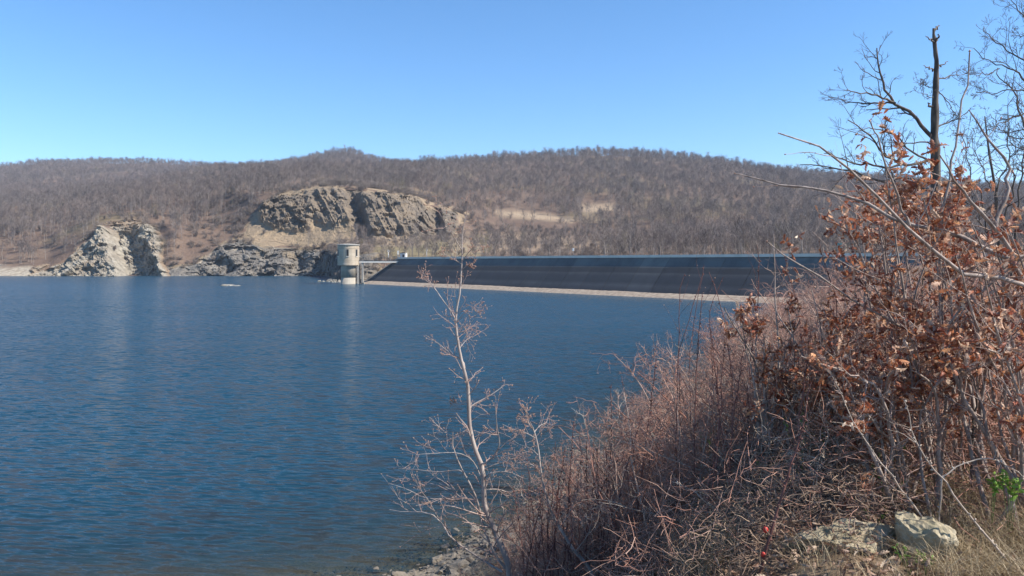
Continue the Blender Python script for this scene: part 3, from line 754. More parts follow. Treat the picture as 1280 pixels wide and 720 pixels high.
for i, (sd, H, sp, nb, ntw, tr_, lo, m2) in enumerate([
        (1, 9.5, .42, 17, 7, .14, .30, M_ftwig), (2, 10.5, .36, 18, 7, .13, .38, M_ftwig), (3, 8.2, .50, 17, 7, .15, .25, M_ftwig),
        (4, 11.0, .40, 19, 7, .16, .42, M_ftwig), (5, 8.8, .45, 17, 7, .12, .3, M_ftwig), (6, 8.0, .48, 16, 8, .12, .22, M_fgreen)]):
    KINDS.append((far_tree(sd, H, sp, nb, ntw, tr_, lo).mesh('bare_tree', [M_ftrunk, m2]), H))
for sd, H, w_ in ((11, 2.6, 2.2), (12, 3.4, 2.6)):
    KINDS.append((far_bush(sd, H, w_).mesh('bare_bush', [M_ftrunk, M_fdark]), H))

g = np.random.default_rng(77)
uu = np.arange(-200, 1420, 4.0); vv = np.concatenate([np.linspace(1.05, 3, 40), np.linspace(3, 5.15, 120)[1:], np.linspace(5.15, 7.15, 60)[1:]])
U, V2 = np.meshgrid(uu, vv, indexing='ij'); P = hill(U.ravel(), V2.ravel()).reshape(len(uu), len(vv), 3)
cell = np.linalg.norm(np.cross(P[1:, :-1] - P[:-1, :-1], P[:-1, 1:] - P[:-1, :-1]), axis=2)
elev = (P[..., 2] - EYE) / P[..., 1]; run = np.maximum.accumulate(elev, axis=1)
top = (P[..., 2] + 9 - EYE) / P[..., 1]; vis = top[:-1, :-1] > np.concatenate([np.full((len(uu), 1), -9), run[:, :-1]], 1)[:-1, :-1]
dist = P[:-1, :-1, 1]
dens = np.where(dist < 520, 1 / 4.5**2, np.where(dist < 800, 1 / 5.0**2, 1 / 6.2**2))
lam = cell * dens * vis
cnt = g.poisson(lam); ci, cj = np.nonzero(cnt); rep = cnt[ci, cj]; ci = np.repeat(ci, rep); cj = np.repeat(cj, rep)
fu, fv = g.random(len(ci)), g.random(len(ci))
tu = uu[ci] + fu * 4; tv = vv[cj] + fv * (vv[cj + 1] - vv[cj])
T = hill(tu, tv); tx, ty = proj(T)
wild = fbm(T * (1 / 45., 1 / 45., 0) + 70, 3, 90)
q = np.ones(len(T))
def wipe(mask, keep): global q; q = q * (1 - mask * (1 - keep))
nearv = tv < 4.7
wipe(sstep(.6, 1, poly_mask(tx, ty, QUARRY, 7)) * nearv, .03)
wipe(sstep(.6, 1, poly_mask(tx, ty, PALE, 7)) * nearv, .03)
wipe(sstep(.6, 1, poly_mask(tx, ty, SHORE, 7)) * nearv, .06)
wipe(poly_mask(tx, ty, STRIP, 2) * nearv, 0)
for c_ in (CLEAR, CLEAR2):
    wipe(poly_mask(tx, ty, c_, 3), .0); wipe(poly_mask(tx, ty - 7, c_, 4), .15); wipe(poly_mask(tx, ty - 13, c_, 4), .4)
wipe(poly_mask(tx, ty, CLEAR3, 6), .45); wipe(poly_mask(tx, ty, GRASS, 4) * nearv, .25)
wipe(((tx < 105) & (tv < 3.0) & (tv > 1)), .45)
wipe((tx > 448) & (tv < 1.3), 0)
wipe(sstep(.25, .5, wild), .35)
ok = g.random(len(T)) < q
T, tv, tx, ty, wild = T[ok], tv[ok], tx[ok], ty[ok], wild[ok]
bushz = poly_mask(tx, ty, [(540, 322), (540, 285), (600, 272), (760, 285), (790, 322)], 8) * (tv < 3.6) + poly_mask(tx, ty, [(225, 345), (215, 310), (290, 250), (330, 250), (300, 300), (270, 320)], 6) * (tv < 4)
r = g.random(len(T))
kind = np.where(r < .02, 5, np.where(r < .14 + .65 * bushz + .8 * sstep(.02, .3, np.maximum.reduce([poly_mask(tx, ty, PALE, 9), poly_mask(tx, ty, SHORE, 9), poly_mask(tx, ty, QUARRY, 9)])) * (tv < 4.7), 6 + (g.random(len(T)) < .5), g.integers(0, 5, len(T)))).astype(int)
size = g.uniform(.55, 1.2, len(T)) * np.where(T[:, 1] > 800, 1.1, .95) * np.where(tv < 3, .92, 1)
size *= 1 + .12 * (kind >= 6)
order = np.argsort(-size * np.where(kind >= 6, 3.5, 10) / T[:, 1]); vis_o = order[(tx[order] > -8) & (tx[order] < 1090) & (kind[order] < 6)]
solo = vis_o[:300]; rest = np.setdiff1d(np.arange(len(T)), solo)
ZT = [(0, 105, 'bare grey-brown tree in the open wood on the left shore before the pale cliff'), (105, 215, 'bare brown tree growing just above the pale cliff'),
      (215, 330, 'bare brown tree on the slope between the pale cliff and the quarry face'), (330, 470, 'bare tree on the rim of the quarry face behind the tower'),
      (470, 620, 'bare tree on the slope above the left end of the dam'), (620, 780, 'bare tree behind the middle of the dam crest below the tan clearing'),
      (780, 930, 'bare tree in the wood behind the dam crest right of the tan clearing'), (930, 2000, 'bare tree in the wood behind the dam crest seen through the near twigs')]
for i in solo:
    z = next((z for z in ZT if tx[i] < z[1]), ZT[-1])
    o = bpy.data.objects.new('bare_tree', KINDS[kind[i]][0]); COL.objects.link(o)
    o.location = T[i]; o.rotation_euler = (0, 0, g.uniform(0, 6.28)); o.scale = (size[i],) * 3
    tag(o, z[2], 'tree', z[2].replace('bare grey-brown tree', 'trees').replace('bare brown tree', 'trees').replace('bare tree', 'trees'))
# the rest of the woods: one object, instanced by geometry nodes
me = bpy.data.meshes.new('forest'); me.vertices.add(len(rest)); me.vertices.foreach_set('co', T[rest].astype(np.float32).ravel())
for nm, ty_, val in (('pick', 'INT', kind[rest]), ('size', 'FLOAT', size[rest]), ('turn', 'FLOAT', g.uniform(0, 6.28, len(rest)))):
    a = me.attributes.new(nm, ty_, 'POINT'); a.data.foreach_set('value', val.astype(np.int32 if ty_ == 'INT' else np.float32))
fo = bpy.data.objects.new('forest', me); COL.objects.link(fo)
kc = bpy.data.collections.new('forest_kinds')
for i, (m_, H) in enumerate(KINDS): kc.objects.link(bpy.data.objects.new('forest_kind_%02d' % i, m_))
ng = bpy.data.node_groups.new('forest', 'GeometryNodeTree')
ng.interface.new_socket('Geometry', in_out='INPUT', socket_type='NodeSocketGeometry'); ng.interface.new_socket('Geometry', in_out='OUTPUT', socket_type='NodeSocketGeometry')
N = ng.nodes.new; gi, go = N('NodeGroupInput'), N('NodeGroupOutput'); ip = N('GeometryNodeInstanceOnPoints'); ci_ = N('GeometryNodeCollectionInfo')
ci_.inputs['Collection'].default_value = kc; ci_.inputs['Separate Children'].default_value = True; ci_.inputs['Reset Children'].default_value = True
def na(nm, ty_):
    a = N('GeometryNodeInputNamedAttribute'); a.data_type = ty_; a.inputs['Name'].default_value = nm; return a.outputs['Attribute']
cx = N('ShaderNodeCombineXYZ'); L = ng.links.new
L(gi.outputs[0], ip.inputs['Points']); L(ci_.outputs[0], ip.inputs['Instance']); ip.inputs['Pick Instance'].default_value = True
L(na('pick', 'INT'), ip.inputs['Instance Index']); L(na('size', 'FLOAT'), ip.inputs['Scale']); L(na('turn', 'FLOAT'), cx.inputs[2])
er_ = N('FunctionNodeEulerToRotation'); L(cx.outputs[0], er_.inputs[0]); L(er_.outputs[0], ip.inputs['Rotation']); L(ip.outputs[0], go.inputs[0])
md = fo.modifiers.new('forest', 'NODES'); md.node_group = ng
tag(fo, 'leafless brown-grey wood covering the hills to the skyline', kind='stuff')
print('FOREST', len(rest), 'solo', len(solo))
# haze
if HAZE > 0:
    mb = MB(); box(mb, (0, 1000, 180), (4990, 2790, 376)); mb.v[0][:, 2] = np.where(mb.v[0][:, 2] < 100, -8.5, 330)
    h = obj('haze', mb, None, smooth=False) if False else None
    hm = bpy.data.materials.new('haze'); hm.use_nodes = True; hm.node_tree.nodes.clear()
    a_ = hm.node_tree.nodes.new('ShaderNodeVolumePrincipled'); b_ = hm.node_tree.nodes.new('ShaderNodeOutputMaterial')
    a_.inputs['Color'].default_value = (.72, .82, 1, 1); a_.inputs['Density'].default_value = HAZE; a_.inputs['Anisotropy'].default_value = .1
    hm.node_tree.links.new(a_.outputs[0], b_.inputs['Volume'])
    tag(obj('haze', mb, hm, smooth=False), 'thin blue air over the valley', kind='stuff')
# ================================================================ near vegetation
RG = np.random.default_rng(2024)
def barkmat(name, a, b, scale=18, rnd=None, rough=.8):
    t = NT(name); c = t.coord(); f = t.noise(scale, t.mapping(c, (1, 1, .35)), 5, .6)
    col = t.ramp(f, [(.3, a), (.7, b)])
    if rnd:
        i = t.n('ShaderNodeNewGeometry').outputs['Random Per Island']; col = t.mix(t.maprange(i, 0, 1, 0, .9), col, rnd)
    return t.set(col=col, rough=rough, spec=.25, normal=t.bump(t.noise(scale * 3, c, 4), .5, .004))
M_pbark = barkmat('pale_young_bark', (.22, .175, .155), (.47, .40, .355))
M_ptwig = barkmat('pale_young_twigs', (.32, .235, .20), (.52, .41, .35), 30, (.36, .22, .18))
M_bud = simple('reddish_buds', [(.26, .13, .10), (.40, .24, .18)], 20, .6, island=(.6, [(.20, .10, .08), (.46, .31, .21), (.34, .17, .13)]))
M_snag = barkmat('dark_dead_bark', (.045, .038, .034), (.17, .14, .115), 9)
M_snagt = barkmat('dark_twigs', (.06, .05, .046), (.13, .105, .095), 12)
M_obark = barkmat('oak_shrub_bark', (.13, .10, .085), (.42, .345, .30), 22)
M_otwig = barkmat('oak_twigs', (.20, .135, .11), (.44, .34, .29), 30)
M_twigA = barkmat('pinkish_brush_twigs', (.18, .098, .075), (.54, .37, .29), 14, (.40, .185, .13))
M_twigB = barkmat('reddish_brush_twigs', (.14, .062, .05), (.40, .22, .17), 14, (.54, .385, .30))
M_twigC = barkmat('grey_dead_twigs', (.34, .285, .235), (.62, .54, .45), 14, (.30, .22, .17))
M_twigD = barkmat('broken_twig_litter', (.085, .05, .036), (.28, .17, .12), 10, (.46, .33, .23))
M_cane = barkmat('red_canes', (.09, .038, .034), (.23, .115, .095), 25)
def leafmat(name, cols, rough=.55, trans=.3):
    t = NT(name); g = t.n('ShaderNodeNewGeometry').outputs['Random Per Island']; c = t.coord()
    col = t.ramp(g, [(i / (len(cols) - 1), q) for i, q in enumerate(cols)])
    f = t.noise(60, c, 3); col = t.mix(t.maprange(f, .4, .7, 0, .5), col, tuple(.55 * q for q in cols[0]))
    t.set(col=col, rough=rough, spec=.4)
    tl = t.n('ShaderNodeBsdfTranslucent'); t.l(col, tl.inputs[0]); m = t.n('ShaderNodeMixShader'); m.inputs[0].default_value = trans
    t.l(t.b.outputs[0], m.inputs[1]); t.l(tl.outputs[0], m.inputs[2]); t.l(m.outputs[0], t.out.inputs[0]); return t.m
M_oleaf = leafmat('withered_oak_leaves', [(.17, .05, .03), (.46, .17, .08), (.34, .095, .05), (.70, .48, .33), (.28, .07, .04), (.58, .27, .13), (.84, .68, .52), (.48, .165, .075), (.66, .36, .19)], trans=.32)
M_litter = leafmat('fallen_leaves', [(.24, .13, .08), (.36, .25, .17), (.19, .10, .07), (.46, .36, .26), (.30, .20, .14)], trans=.1)
M_green = leafmat('fresh_green_leaves', [(.16, .30, .045), (.24, .40, .07), (.20, .34, .06)], trans=.35)
M_straw = leafmat('dry_grass', [(.34, .26, .15), (.46, .36, .22), (.28, .20, .12), (.52, .43, .28)], trans=.2)

def tr(pts, d, d1=None, n=12, dj=None):
    """pixel way points at a distance -> a smooth 3D polyline"""
    p = np.array(pts, float); k = len(p); d1 = d if d1 is None else d1
    dd = np.linspace(d, d1, k) + (0 if dj is None else RG.normal(0, dj, k))
    return resample(np.array([px2w(a, b, q) for (a, b), q in zip(p, dd)]), n)
def gz(x, y): return float(bank(x, y)[0])
def local(mb, o):
    for i in range(len(mb.v)): mb.v[i] = mb.v[i] - np.array(o, np.float32)
    return mb
def add_tubes(mb, P, Rd, k, mi=0):
    V, Fc = tubes(P, Rd, k); mb.add(V, Fc, mi)
def buds(mb, P, n, size, mi, tipsize=None, rg=RG, t0=.15):
    pos, D = along(P, n, rg, t0); D = D + rg.normal(0, .5, D.shape); stamp(mb, OCT_V, OCT_F, pos, D, size * rg.uniform(.6, 1.2, len(pos)), rg, mi)
    pos, D = tips(P); stamp(mb, OCT_V, OCT_F, pos, D, (tipsize or size * 1.3) * rg.uniform(.7, 1.2, len(pos)), rg, mi)

# ---------------------------------------------------------------- the two saplings before the water
def sapling(label, d, trunk, trunk_r, brs, twig_n, sub_n, seed, lean_d=0.0):
    rg = np.random.default_rng(seed)
    p = tr(trunk, d, d + lean_d, 30); b = p[0].copy(); g_ = gz(b[0], b[1])
    if b[2] > g_: p = np.concatenate([[[b[0] + .04 * (b[2] - g_), b[1] - .1, g_ - .15]], p])
    base = np.array([p[0][0], p[0][1], p[0][2] + .15]); p = resample(p, 34, 4)
    r_ = np.interp(np.linspace(0, 1, 34), np.linspace(0, 1, len(trunk_r)), trunk_r)
    o = thing('young_tree', label, 'tree', base)
    mb = MB(); add_tubes(mb, p[None], r_[None], 9); obj('trunk', local(mb, base), M_pbark, o)
    mb = MB(); BP = []; BR = []
    for pts, r0 in brs:
        i = len(pts); a = px2w(*pts[0], d); k = np.argmin(np.linalg.norm(p - a, axis=1)); dd0 = p[k][1]
        q = tr(pts, dd0, dd0 + rg.uniform(-.5, .5), 12); BP.append(q); BR.append(np.linspace(r0, .3 * r0, 12) * .72)
    BP = np.array(BP); BR = np.array(BR); add_tubes(mb, BP, BR, 6, 0)
    A, AR = grow(rg, BP, BR, twig_n, .12, 1, 48, .34, 7, .55, .22, .05, .0016, fade=.3); add_tubes(mb, A, AR, 4, 1)
    T_, TR_ = grow(rg, p[None], r_[None], 34, .22, 1, 58, .085, 6, .3, .2, .06, .0016); add_tubes(mb, T_, TR_, 4, 1)
    A = np.concatenate([resample(q, 7, 2)[None] for q in T_] + [A]); AR = np.concatenate([np.interp(np.linspace(0, 1, 7), np.linspace(0, 1, 6), q)[None] for q in TR_] + [AR])
    B, BR2 = grow(rg, A, AR, sub_n, .15, .95, 50, .45, 5, .7, .25, .04, .0013); add_tubes(mb, B, np.maximum(BR2, .0011), 3, 1)
    buds(mb, A, 3, .011, 2, .017, rg); buds(mb, B, 2, .010, 2, .015, rg)
    obj('crown', local(mb, base), [M_pbark, M_ptwig, M_bud], o)
    return o
sapling('tall slender bare sapling with pale bark and reddish buds rising before the open water', 6.5,
    [(637, 720), (633, 698), (621, 669.5), (606, 633), (605, 604), (602.5, 583), (593.5, 561), (587, 532), (585.6, 496), (584, 478), (574.6, 440), (569.4, 397.5), (574.6, 367), (577.6, 321), (577.6, 293.6), (582, 272), (587, 252)],
    [.037, .029, .025, .0215, .019, .0155, .0115, .0085, .005, .0023],
    [([(571, 408), (567, 394), (552, 373), (542, 358), (530, 343)], .008), ([(546, 364), (535, 352), (521, 347)], .004),
     ([(581, 460), (578, 451), (561, 440), (546, 428), (532, 419)], .009), ([(577, 327), (591, 310), (602, 306)], .006),
     ([(577, 312), (562, 287.5), (547, 263)], .006), ([(577, 330), (567, 324), (545.5, 312)], .005), ([(577, 338), (585, 331), (594, 329)], .004),
     ([(570, 392), (585, 387), (599, 385)], .004), ([(573, 420), (580, 407), (590, 402)], .004), ([(574, 436), (584, 424), (593, 420)], .004),
     ([(586, 515), (590, 507), (613, 494), (633, 480)], .009), ([(600, 580), (610, 577), (624, 557.5), (621, 532), (619, 505)], .011),
     ([(634, 712), (621, 697), (602.6, 655), (599, 633), (590, 610), (575.5, 583), (566, 557.5), (566, 540)], .018),
     ([(584, 597), (575, 588), (548, 590), (520, 587), (498, 586)], .009), ([(628, 715), (606, 702), (564.6, 673), (548, 648), (527, 640), (505, 640), (487, 637)], .013),
     ([(597, 628), (575, 622), (556, 624), (530, 622), (510, 612), (486, 604)], .009), ([(605, 600), (612, 592), (635, 590), (655, 598), (672, 600)], .009),
     ([(604, 588), (620, 580), (640, 575), (655, 560)], .007), ([(590, 545), (580, 540), (565, 545), (545, 530), (538, 522)], .007),
     ([(548, 648), (535, 625), (524, 610), (515, 590)], .006), ([(586, 500), (575, 505), (560, 500)], .005), ([(603, 600), (590, 575), (570, 566), (540, 567), (520, 568)], .007),
     ([(604, 612), (625, 612), (640, 620), (652, 640)], .006)],
    7, 3, 5, -.1)
sapling('smaller crooked bare sapling with pale forked twigs left of the red canes', 6.0,
    [(742, 722), (733, 705), (718, 689), (703, 665), (693, 648), (684, 622), (678, 601), (675, 580), (673, 561), (670, 548), (667.6, 538), (660, 528), (657, 512), (658, 505)],
    [.017, .015, .013, .010, .008, .006, .003],
    [([(667, 536), (660, 522), (658, 508), (665, 499)], .005), ([(668, 540), (675, 532), (683, 528), (685, 522)], .005), ([(670, 548), (655, 540), (640, 536), (628, 530)], .005),
     ([(674, 570), (662, 560), (648, 555), (636, 545)], .005), ([(676, 590), (660, 578), (645, 580), (630, 584)], .005), ([(680, 610), (690, 590), (696, 572), (700, 560)], .005),
     ([(694, 650), (685, 630), (668, 615), (655, 612)], .006), ([(700, 660), (712, 640), (722, 615), (727, 590)], .006), ([(719, 690), (735, 668), (742, 640), (746, 610)], .006)],
    8, 3, 8)

# ---------------------------------------------------------------- the dead trunk and the tree at the right edge
def trace_tree(name, label, d, trunk, trunk_r, brs, tw, seed, mats, dspread=1.5, k=10, fine=.0045, stubs=0, thin=1.0, crook=.0):
    rg = np.random.default_rng(seed)
    p = tr(trunk, d, d, 30); b = p[0]; base = np.array([b[0], b[1], gz(b[0], b[1])])
    if b[2] > base[2]: p = np.concatenate([[[b[0], b[1], base[2] - .3]], p])
    p = resample(p, 60, 6); r_ = np.interp(np.linspace(0, 1, 60), np.linspace(0, 1, len(trunk_r)), trunk_r)
    r_ = r_ * (1 + .16 * vnoise(p * 3, seed) + .08 * vnoise(p * 9, seed)); p = p + crook * np.stack([vnoise(p * .9, 31), vnoise(p * .9, 32), 0 * p[:, 0]], 1)
    o = thing(name, label, 'tree', base)
    mb = MB(); V, Fc = tubes(p[None], r_[None], k + 4); V = V + (r_.max() * .22) * np.stack([fbm(V * (5, 5, 1.6) / 1.0, 3, seed + 40), fbm(V * (5, 5, 1.6), 3, seed + 41), .5 * fbm(V * 6, 2, seed + 42)], 1); mb.add(V, Fc); obj('trunk', local(mb, base), mats[0], o)
    mb = MB(); BP = []; BR = []
    for q, r0 in brs:
        BP.append(tr(q, d, d + rg.uniform(-dspread, dspread), 14)); BR.append(np.linspace(r0, r0 * .28, 14) * thin)
    BP = np.array(BP); BR = np.array(BR)
    BP[:, 1:-1] += rg.normal(0, .02, BP[:, 1:-1].shape); add_tubes(mb, BP, BR, 6)
    prev, pr = (BP, BR) if not stubs else (BP[stubs:], BR[stubs:])
    for n, ln, ang, np_ in tw:
        prev, pr = grow(rg, prev, pr, n, .2, 1, ang, ln, np_, .6, .17, .04, fine, fade=.35); add_tubes(mb, prev, np.maximum(pr, fine), 4 if n > 6 else 3, 1)
    obj('crown', local(mb, base), mats, o); return o
trace_tree('dead_tree', 'dead dark tree trunk with a snapped top standing above the thicket', 20,
    [(1178, 372), (1175, 300), (1173, 240), (1169, 190), (1168, 133), (1168, 83), (1167.5, 52), (1168, 36)],
    [.19, .175, .165, .155, .145, .13, .11, .095, .08, .055, .02],
    [([(1168, 53), (1162, 50), (1157, 45)], .035), ([(1169, 52), (1173, 47), (1173, 43)], .04), ([(1168, 38), (1171, 35), (1175, 32)], .035),
     ([(1168, 87), (1177, 82), (1185, 77)], .04), ([(1167, 87), (1160, 85), (1154, 82)], .03), ([(1165, 135), (1161, 131), (1160, 128)], .04),
     ([(1166, 172), (1155, 160), (1140, 143), (1120, 130), (1109, 115), (1103, 100), (1097, 80), (1096, 60)], .075), ([(1119, 129), (1100, 122), (1086, 118), (1070, 114), (1056, 113)], .045),
     ([(1116, 129), (1095, 129), (1073, 128), (1055, 126), (1042, 124)], .04), ([(1168, 200), (1150, 204), (1133, 206), (1112, 197), (1096, 180), (1082, 165), (1060, 150)], .06),
     ([(1130, 205), (1110, 210), (1090, 206), (1065, 204), (1045, 196), (1030, 192)], .05), ([(1172, 240), (1150, 236), (1120, 232), (1085, 222), (1060, 212), (1030, 208), (1000, 206)], .06),
     ([(1168, 180), (1150, 178), (1130, 180), (1110, 178)], .035), ([(1170, 160), (1185, 154), (1198, 148), (1210, 140)], .035), ([(1169, 100), (1180, 97), (1195, 93), (1212, 92)], .03),
     ([(1170, 110), (1182, 124), (1190, 138), (1200, 150)], .025), ([(1160, 200), (1140, 190), (1118, 170), (1092, 160), (1072, 165)], .04),
     ([(1172, 225), (1150, 225), (1125, 222), (1095, 228), (1070, 226)], .04), ([(1166, 110), (1155, 106), (1146, 100)], .018), ([(1167, 122), (1152, 118), (1143, 112)], .018)],
    [(8, .30, 42, 7), (5, .42, 40, 5), (3, .5, 38, 4)], 3, [M_snag, M_snagt], 2.0, 12, .0034, 6, .72, .05)
trace_tree('bare_tree', 'bare tree with a spray of dark fine twigs leaning in at the right edge', 15,
    [(1330, 420), (1322, 330), (1312, 240), (1306, 160), (1304, 80), (1310, 0), (1306, -80)], [.11, .10, .085, .07, .06, .05, .03],
    [([(1306, 190), (1290, 165), (1278, 150), (1270, 117), (1250, 98), (1247, 85)], .045), ([(1304, 118), (1280, 113), (1250, 116), (1220, 116)], .03),
     ([(1304, 100), (1285, 80), (1262, 65), (1240, 50), (1230, 33)], .035), ([(1305, 60), (1290, 30), (1275, 15), (1262, -2)], .035), ([(1304, 120), (1270, 90), (1250, 80), (1230, 72), (1217, 60)], .035),
     ([(1306, 150), (1285, 140), (1262, 150), (1240, 160), (1225, 172)], .03), ([(1306, 40), (1290, 42), (1275, 46), (1266, 40)], .025), ([(1248, 86), (1235, 92), (1215, 93)], .018),
     ([(1308, 210), (1285, 190), (1265, 180), (1245, 186), (1228, 200)], .03), ([(1310, 230), (1280, 215), (1255, 212), (1235, 222)], .03), ([(1306, 170), (1280, 172), (1255, 165), (1238, 142)], .025), ([(1307, 10), (1290, 0), (1270, -20), (1255, -30)], .03),
     ([(1306, 60), (1320, 20), (1340, -10)], .04), ([(1306, 140), (1330, 110), (1360, 80)], .04)],
    [(9, .32, 42, 7), (5, .45, 40, 5), (3, .5, 38, 4)], 4, [M_snag, M_snagt], 1.2, 10, .0026, 0, .62, .06)

trace_tree('bare_tree', 'thin multi-stemmed dark bare tree behind the oak leaves, between dead trunk and right edge', 8.5,
    [(1262, 440), (1256, 360), (1250, 300), (1246, 240), (1238, 190), (1232, 145)], [.035, .03, .026, .02, .014, .006],
    [([(1258, 380), (1270, 300), (1278, 220), (1284, 150)], .02), ([(1256, 360), (1235, 290), (1216, 220), (1200, 165)], .016), ([(1250, 300), (1265, 240), (1262, 180), (1268, 120)], .014), ([(1252, 320), (1225, 270), (1200, 240), (1180, 215)], .012),
     ([(1247, 250), (1230, 215), (1218, 190), (1210, 160)], .010), ([(1258, 380), (1290, 320), (1310, 250), (1315, 190)], .016), ([(1255, 350), (1285, 290), (1290, 240)], .012), ([(1246, 240), (1260, 200), (1275, 175), (1282, 150)], .010)],
    [(8, .30, 42, 7), (5, .45, 42, 5), (3, .5, 40, 4)], 6, [M_snag, M_snagt], .6, 8, .0019, 0, .8, .03)

# ---------------------------------------------------------------- oak scrub that kept its withered leaves
def leaves_on(mb, P, n, size, rg, mi, t0=.3):
    pos, D = along(P, n, rg, t0); D = D * .5 + rg.normal(0, .75, D.shape); D[:, 2] -= .25
    k = rg.integers(0, len(LEAVES), len(pos))
    for i, (TV, TF) in enumerate(LEAVES):
        m = k == i
        if m.any(): stamp(mb, TV, TF, pos[m], D[m], size * rg.uniform(.6, 1.25, m.sum()), rg, mi)
def oak(label, base_px, d, stems, extra, seed, leafn=3, size=.058, n1=8, n2=4, lvl=.30, trunk_r=.02):
    rg = np.random.default_rng(seed)
    bx = (base_px - 640) / F * d; base = np.array([bx, d, gz(bx, d)])
    o = thing('oak_shrub', label, 'shrub', base)
    SP = []; SR = []
    for q in stems:
        tgt = px2w(q[0], q[1], d + rg.uniform(-.5, .5)); mid = base + (tgt - base) * .5 + rg.normal(0, .12, 3); mid[2] += .05
        st = base + np.array([*rg.normal(0, .12, 2), -.1]); st[2] = gz(st[0], st[1]) - .1
        SP.append(resample([st, mid, tgt], 14)); r0 = trunk_r * rg.uniform(.5, 1); SR.append(np.linspace(r0, .0035, 14))
    for q, r0, r1, dd in extra:
        SP.append(tr(q, d + dd[0], d + dd[1], 14)); SR.append(np.linspace(r0, r1, 14))
    SP = np.array(SP); SR = np.array(SR); SP[:, 1:-1] += rg.normal(0, .006, SP[:, 1:-1].shape)
    mb = MB(); add_tubes(mb, SP, SR, 7); obj('trunk', local(mb, base), M_obark, o)
    ns = len(stems)
    A, AR = grow(rg, SP[:ns], SR[:ns], n1, .35, 1, 46, lvl, 7, .6, .2, .06, .002, fade=.35)
    if extra:
        A2, AR2 = grow(rg, SP[ns:], SR[ns:], 4, .15, .98, 50, .16, 7, .45, .2, .10, .002, fade=.3); 
    B, BR = grow(rg, A, AR, n2, .25, 1, 46, .5, 5, .7, .24, .05, .0016, fade=.3)
    mb = MB(); add_tubes(mb, A, AR, 4); add_tubes(mb, B, BR, 3)
    if extra: add_tubes(mb, A2, AR2, 4); buds(mb, A2, 2, .012, 1, .018, rg); buds(mb, SP[ns:], 5, .012, 1, .02, rg)
    obj('crown', local(mb, base), [M_otwig, M_bud], o)
    mb = MB(); pick = rg.random(len(A)) < .5; leaves_on(mb, B[np.repeat(pick, n2)], leafn * 2, size, rg, 0); leaves_on(mb, A[pick], leafn * 2, size, rg, 0, .45)
    obj('foliage', local(mb, base), M_oleaf, o); return o
def cloud(px, py, sx, sy, n, seed, top=235):
    g_ = np.random.default_rng(seed); return [(px + g_.normal() * sx, max(top + g_.uniform(0, 30), py + g_.normal() * sy)) for _ in range(n)]
oak('large rusty oak shrub with long bare grey limbs reaching left across the dam', 1330, 4.3,
    cloud(1240, 300, 35, 45, 8, 1, 225), [
    ([(1330, 600), (1318, 480), (1300, 400), (1278, 350), (1227, 348), (1190, 335), (1147, 295), (1107, 257), (1090, 238), (1050, 203), (1023, 182), (975, 167)], .021, .0035, (0, -.5)),
    ([(1278, 350), (1263, 325), (1227, 308), (1190, 290), (1147, 282), (1113, 270), (1077, 252), (1044, 243), (1007, 236), (961, 229), (920, 217)], .017, .0030, (0, .5)),
    ([(1290, 380), (1268, 335), (1265, 325), (1257, 298), (1237, 277), (1207, 243), (1190, 220), (1176, 196)], .018, .004, (0, -.3)),
    ([(1250, 300), (1243, 280), (1258, 243), (1260, 230), (1257, 203), (1237, 177), (1225, 160), (1213, 140)], .014, .004, (.1, .2)),
    ([(1175, 330), (1180, 260), (1193, 187), (1200, 150), (1207, 117), (1212, 66)], .009, .004, (.1, .3)),
    ([(1137, 282), (1125, 255), (1117, 230), (1106, 200), (1100, 183), (1088, 153)], .008, .0035, (.1, -.1)),
    ([(1262, 326), (1290, 318), (1320, 300)], .010, .006, (0, 0)), ([(1240, 345), (1205, 395), (1180, 430), (1150, 450)], .008, .003, (.2, .5))], 21, 2)
oak('upright oak shrub thick with red-brown leaves before the dead trunk', 1195, 4.9, cloud(1180, 262, 45, 38, 13, 2, 205), [], 22, 4)
oak('small tan-leaved oak shrub at the left end of the leafy scrub by the water', 975, 5.3,
    [(967, 292), (905, 384), (925, 400), (945, 395), (965, 380), (985, 385), (1000, 400), (955, 420), (935, 430), (990, 430)], [], 23, 4, .048, 7, 4, .2)
oak('oak shrub with curled leaves in the middle of the thicket below the dam crest', 1060, 5.2, cloud(1052, 430, 42, 32, 11, 4),
    [([(1215, 480), (1190, 458), (1147, 420), (1107, 398), (1070, 377), (1033, 353), (993, 327), (960, 303)], .011, .003, (-.3, -.8))], 24, 4, .05)
oak('oak shrub with orange leaves low in the thicket above the pale stone', 1140, 4.5, cloud(1105, 480, 60, 30, 10, 5), [], 25, 4, .05, 7, 4, .26)
oak('oak shrub with dark red leaves at the right edge above the green sprig', 1275, 4.2, cloud(1240, 430, 45, 45, 8, 6), [], 26, 2)
oak('leafy oak shrub top just left of the dead trunk behind the other oaks', 1130, 6.0, cloud(1112, 275, 25, 45, 10, 7, 215), [], 27, 3)

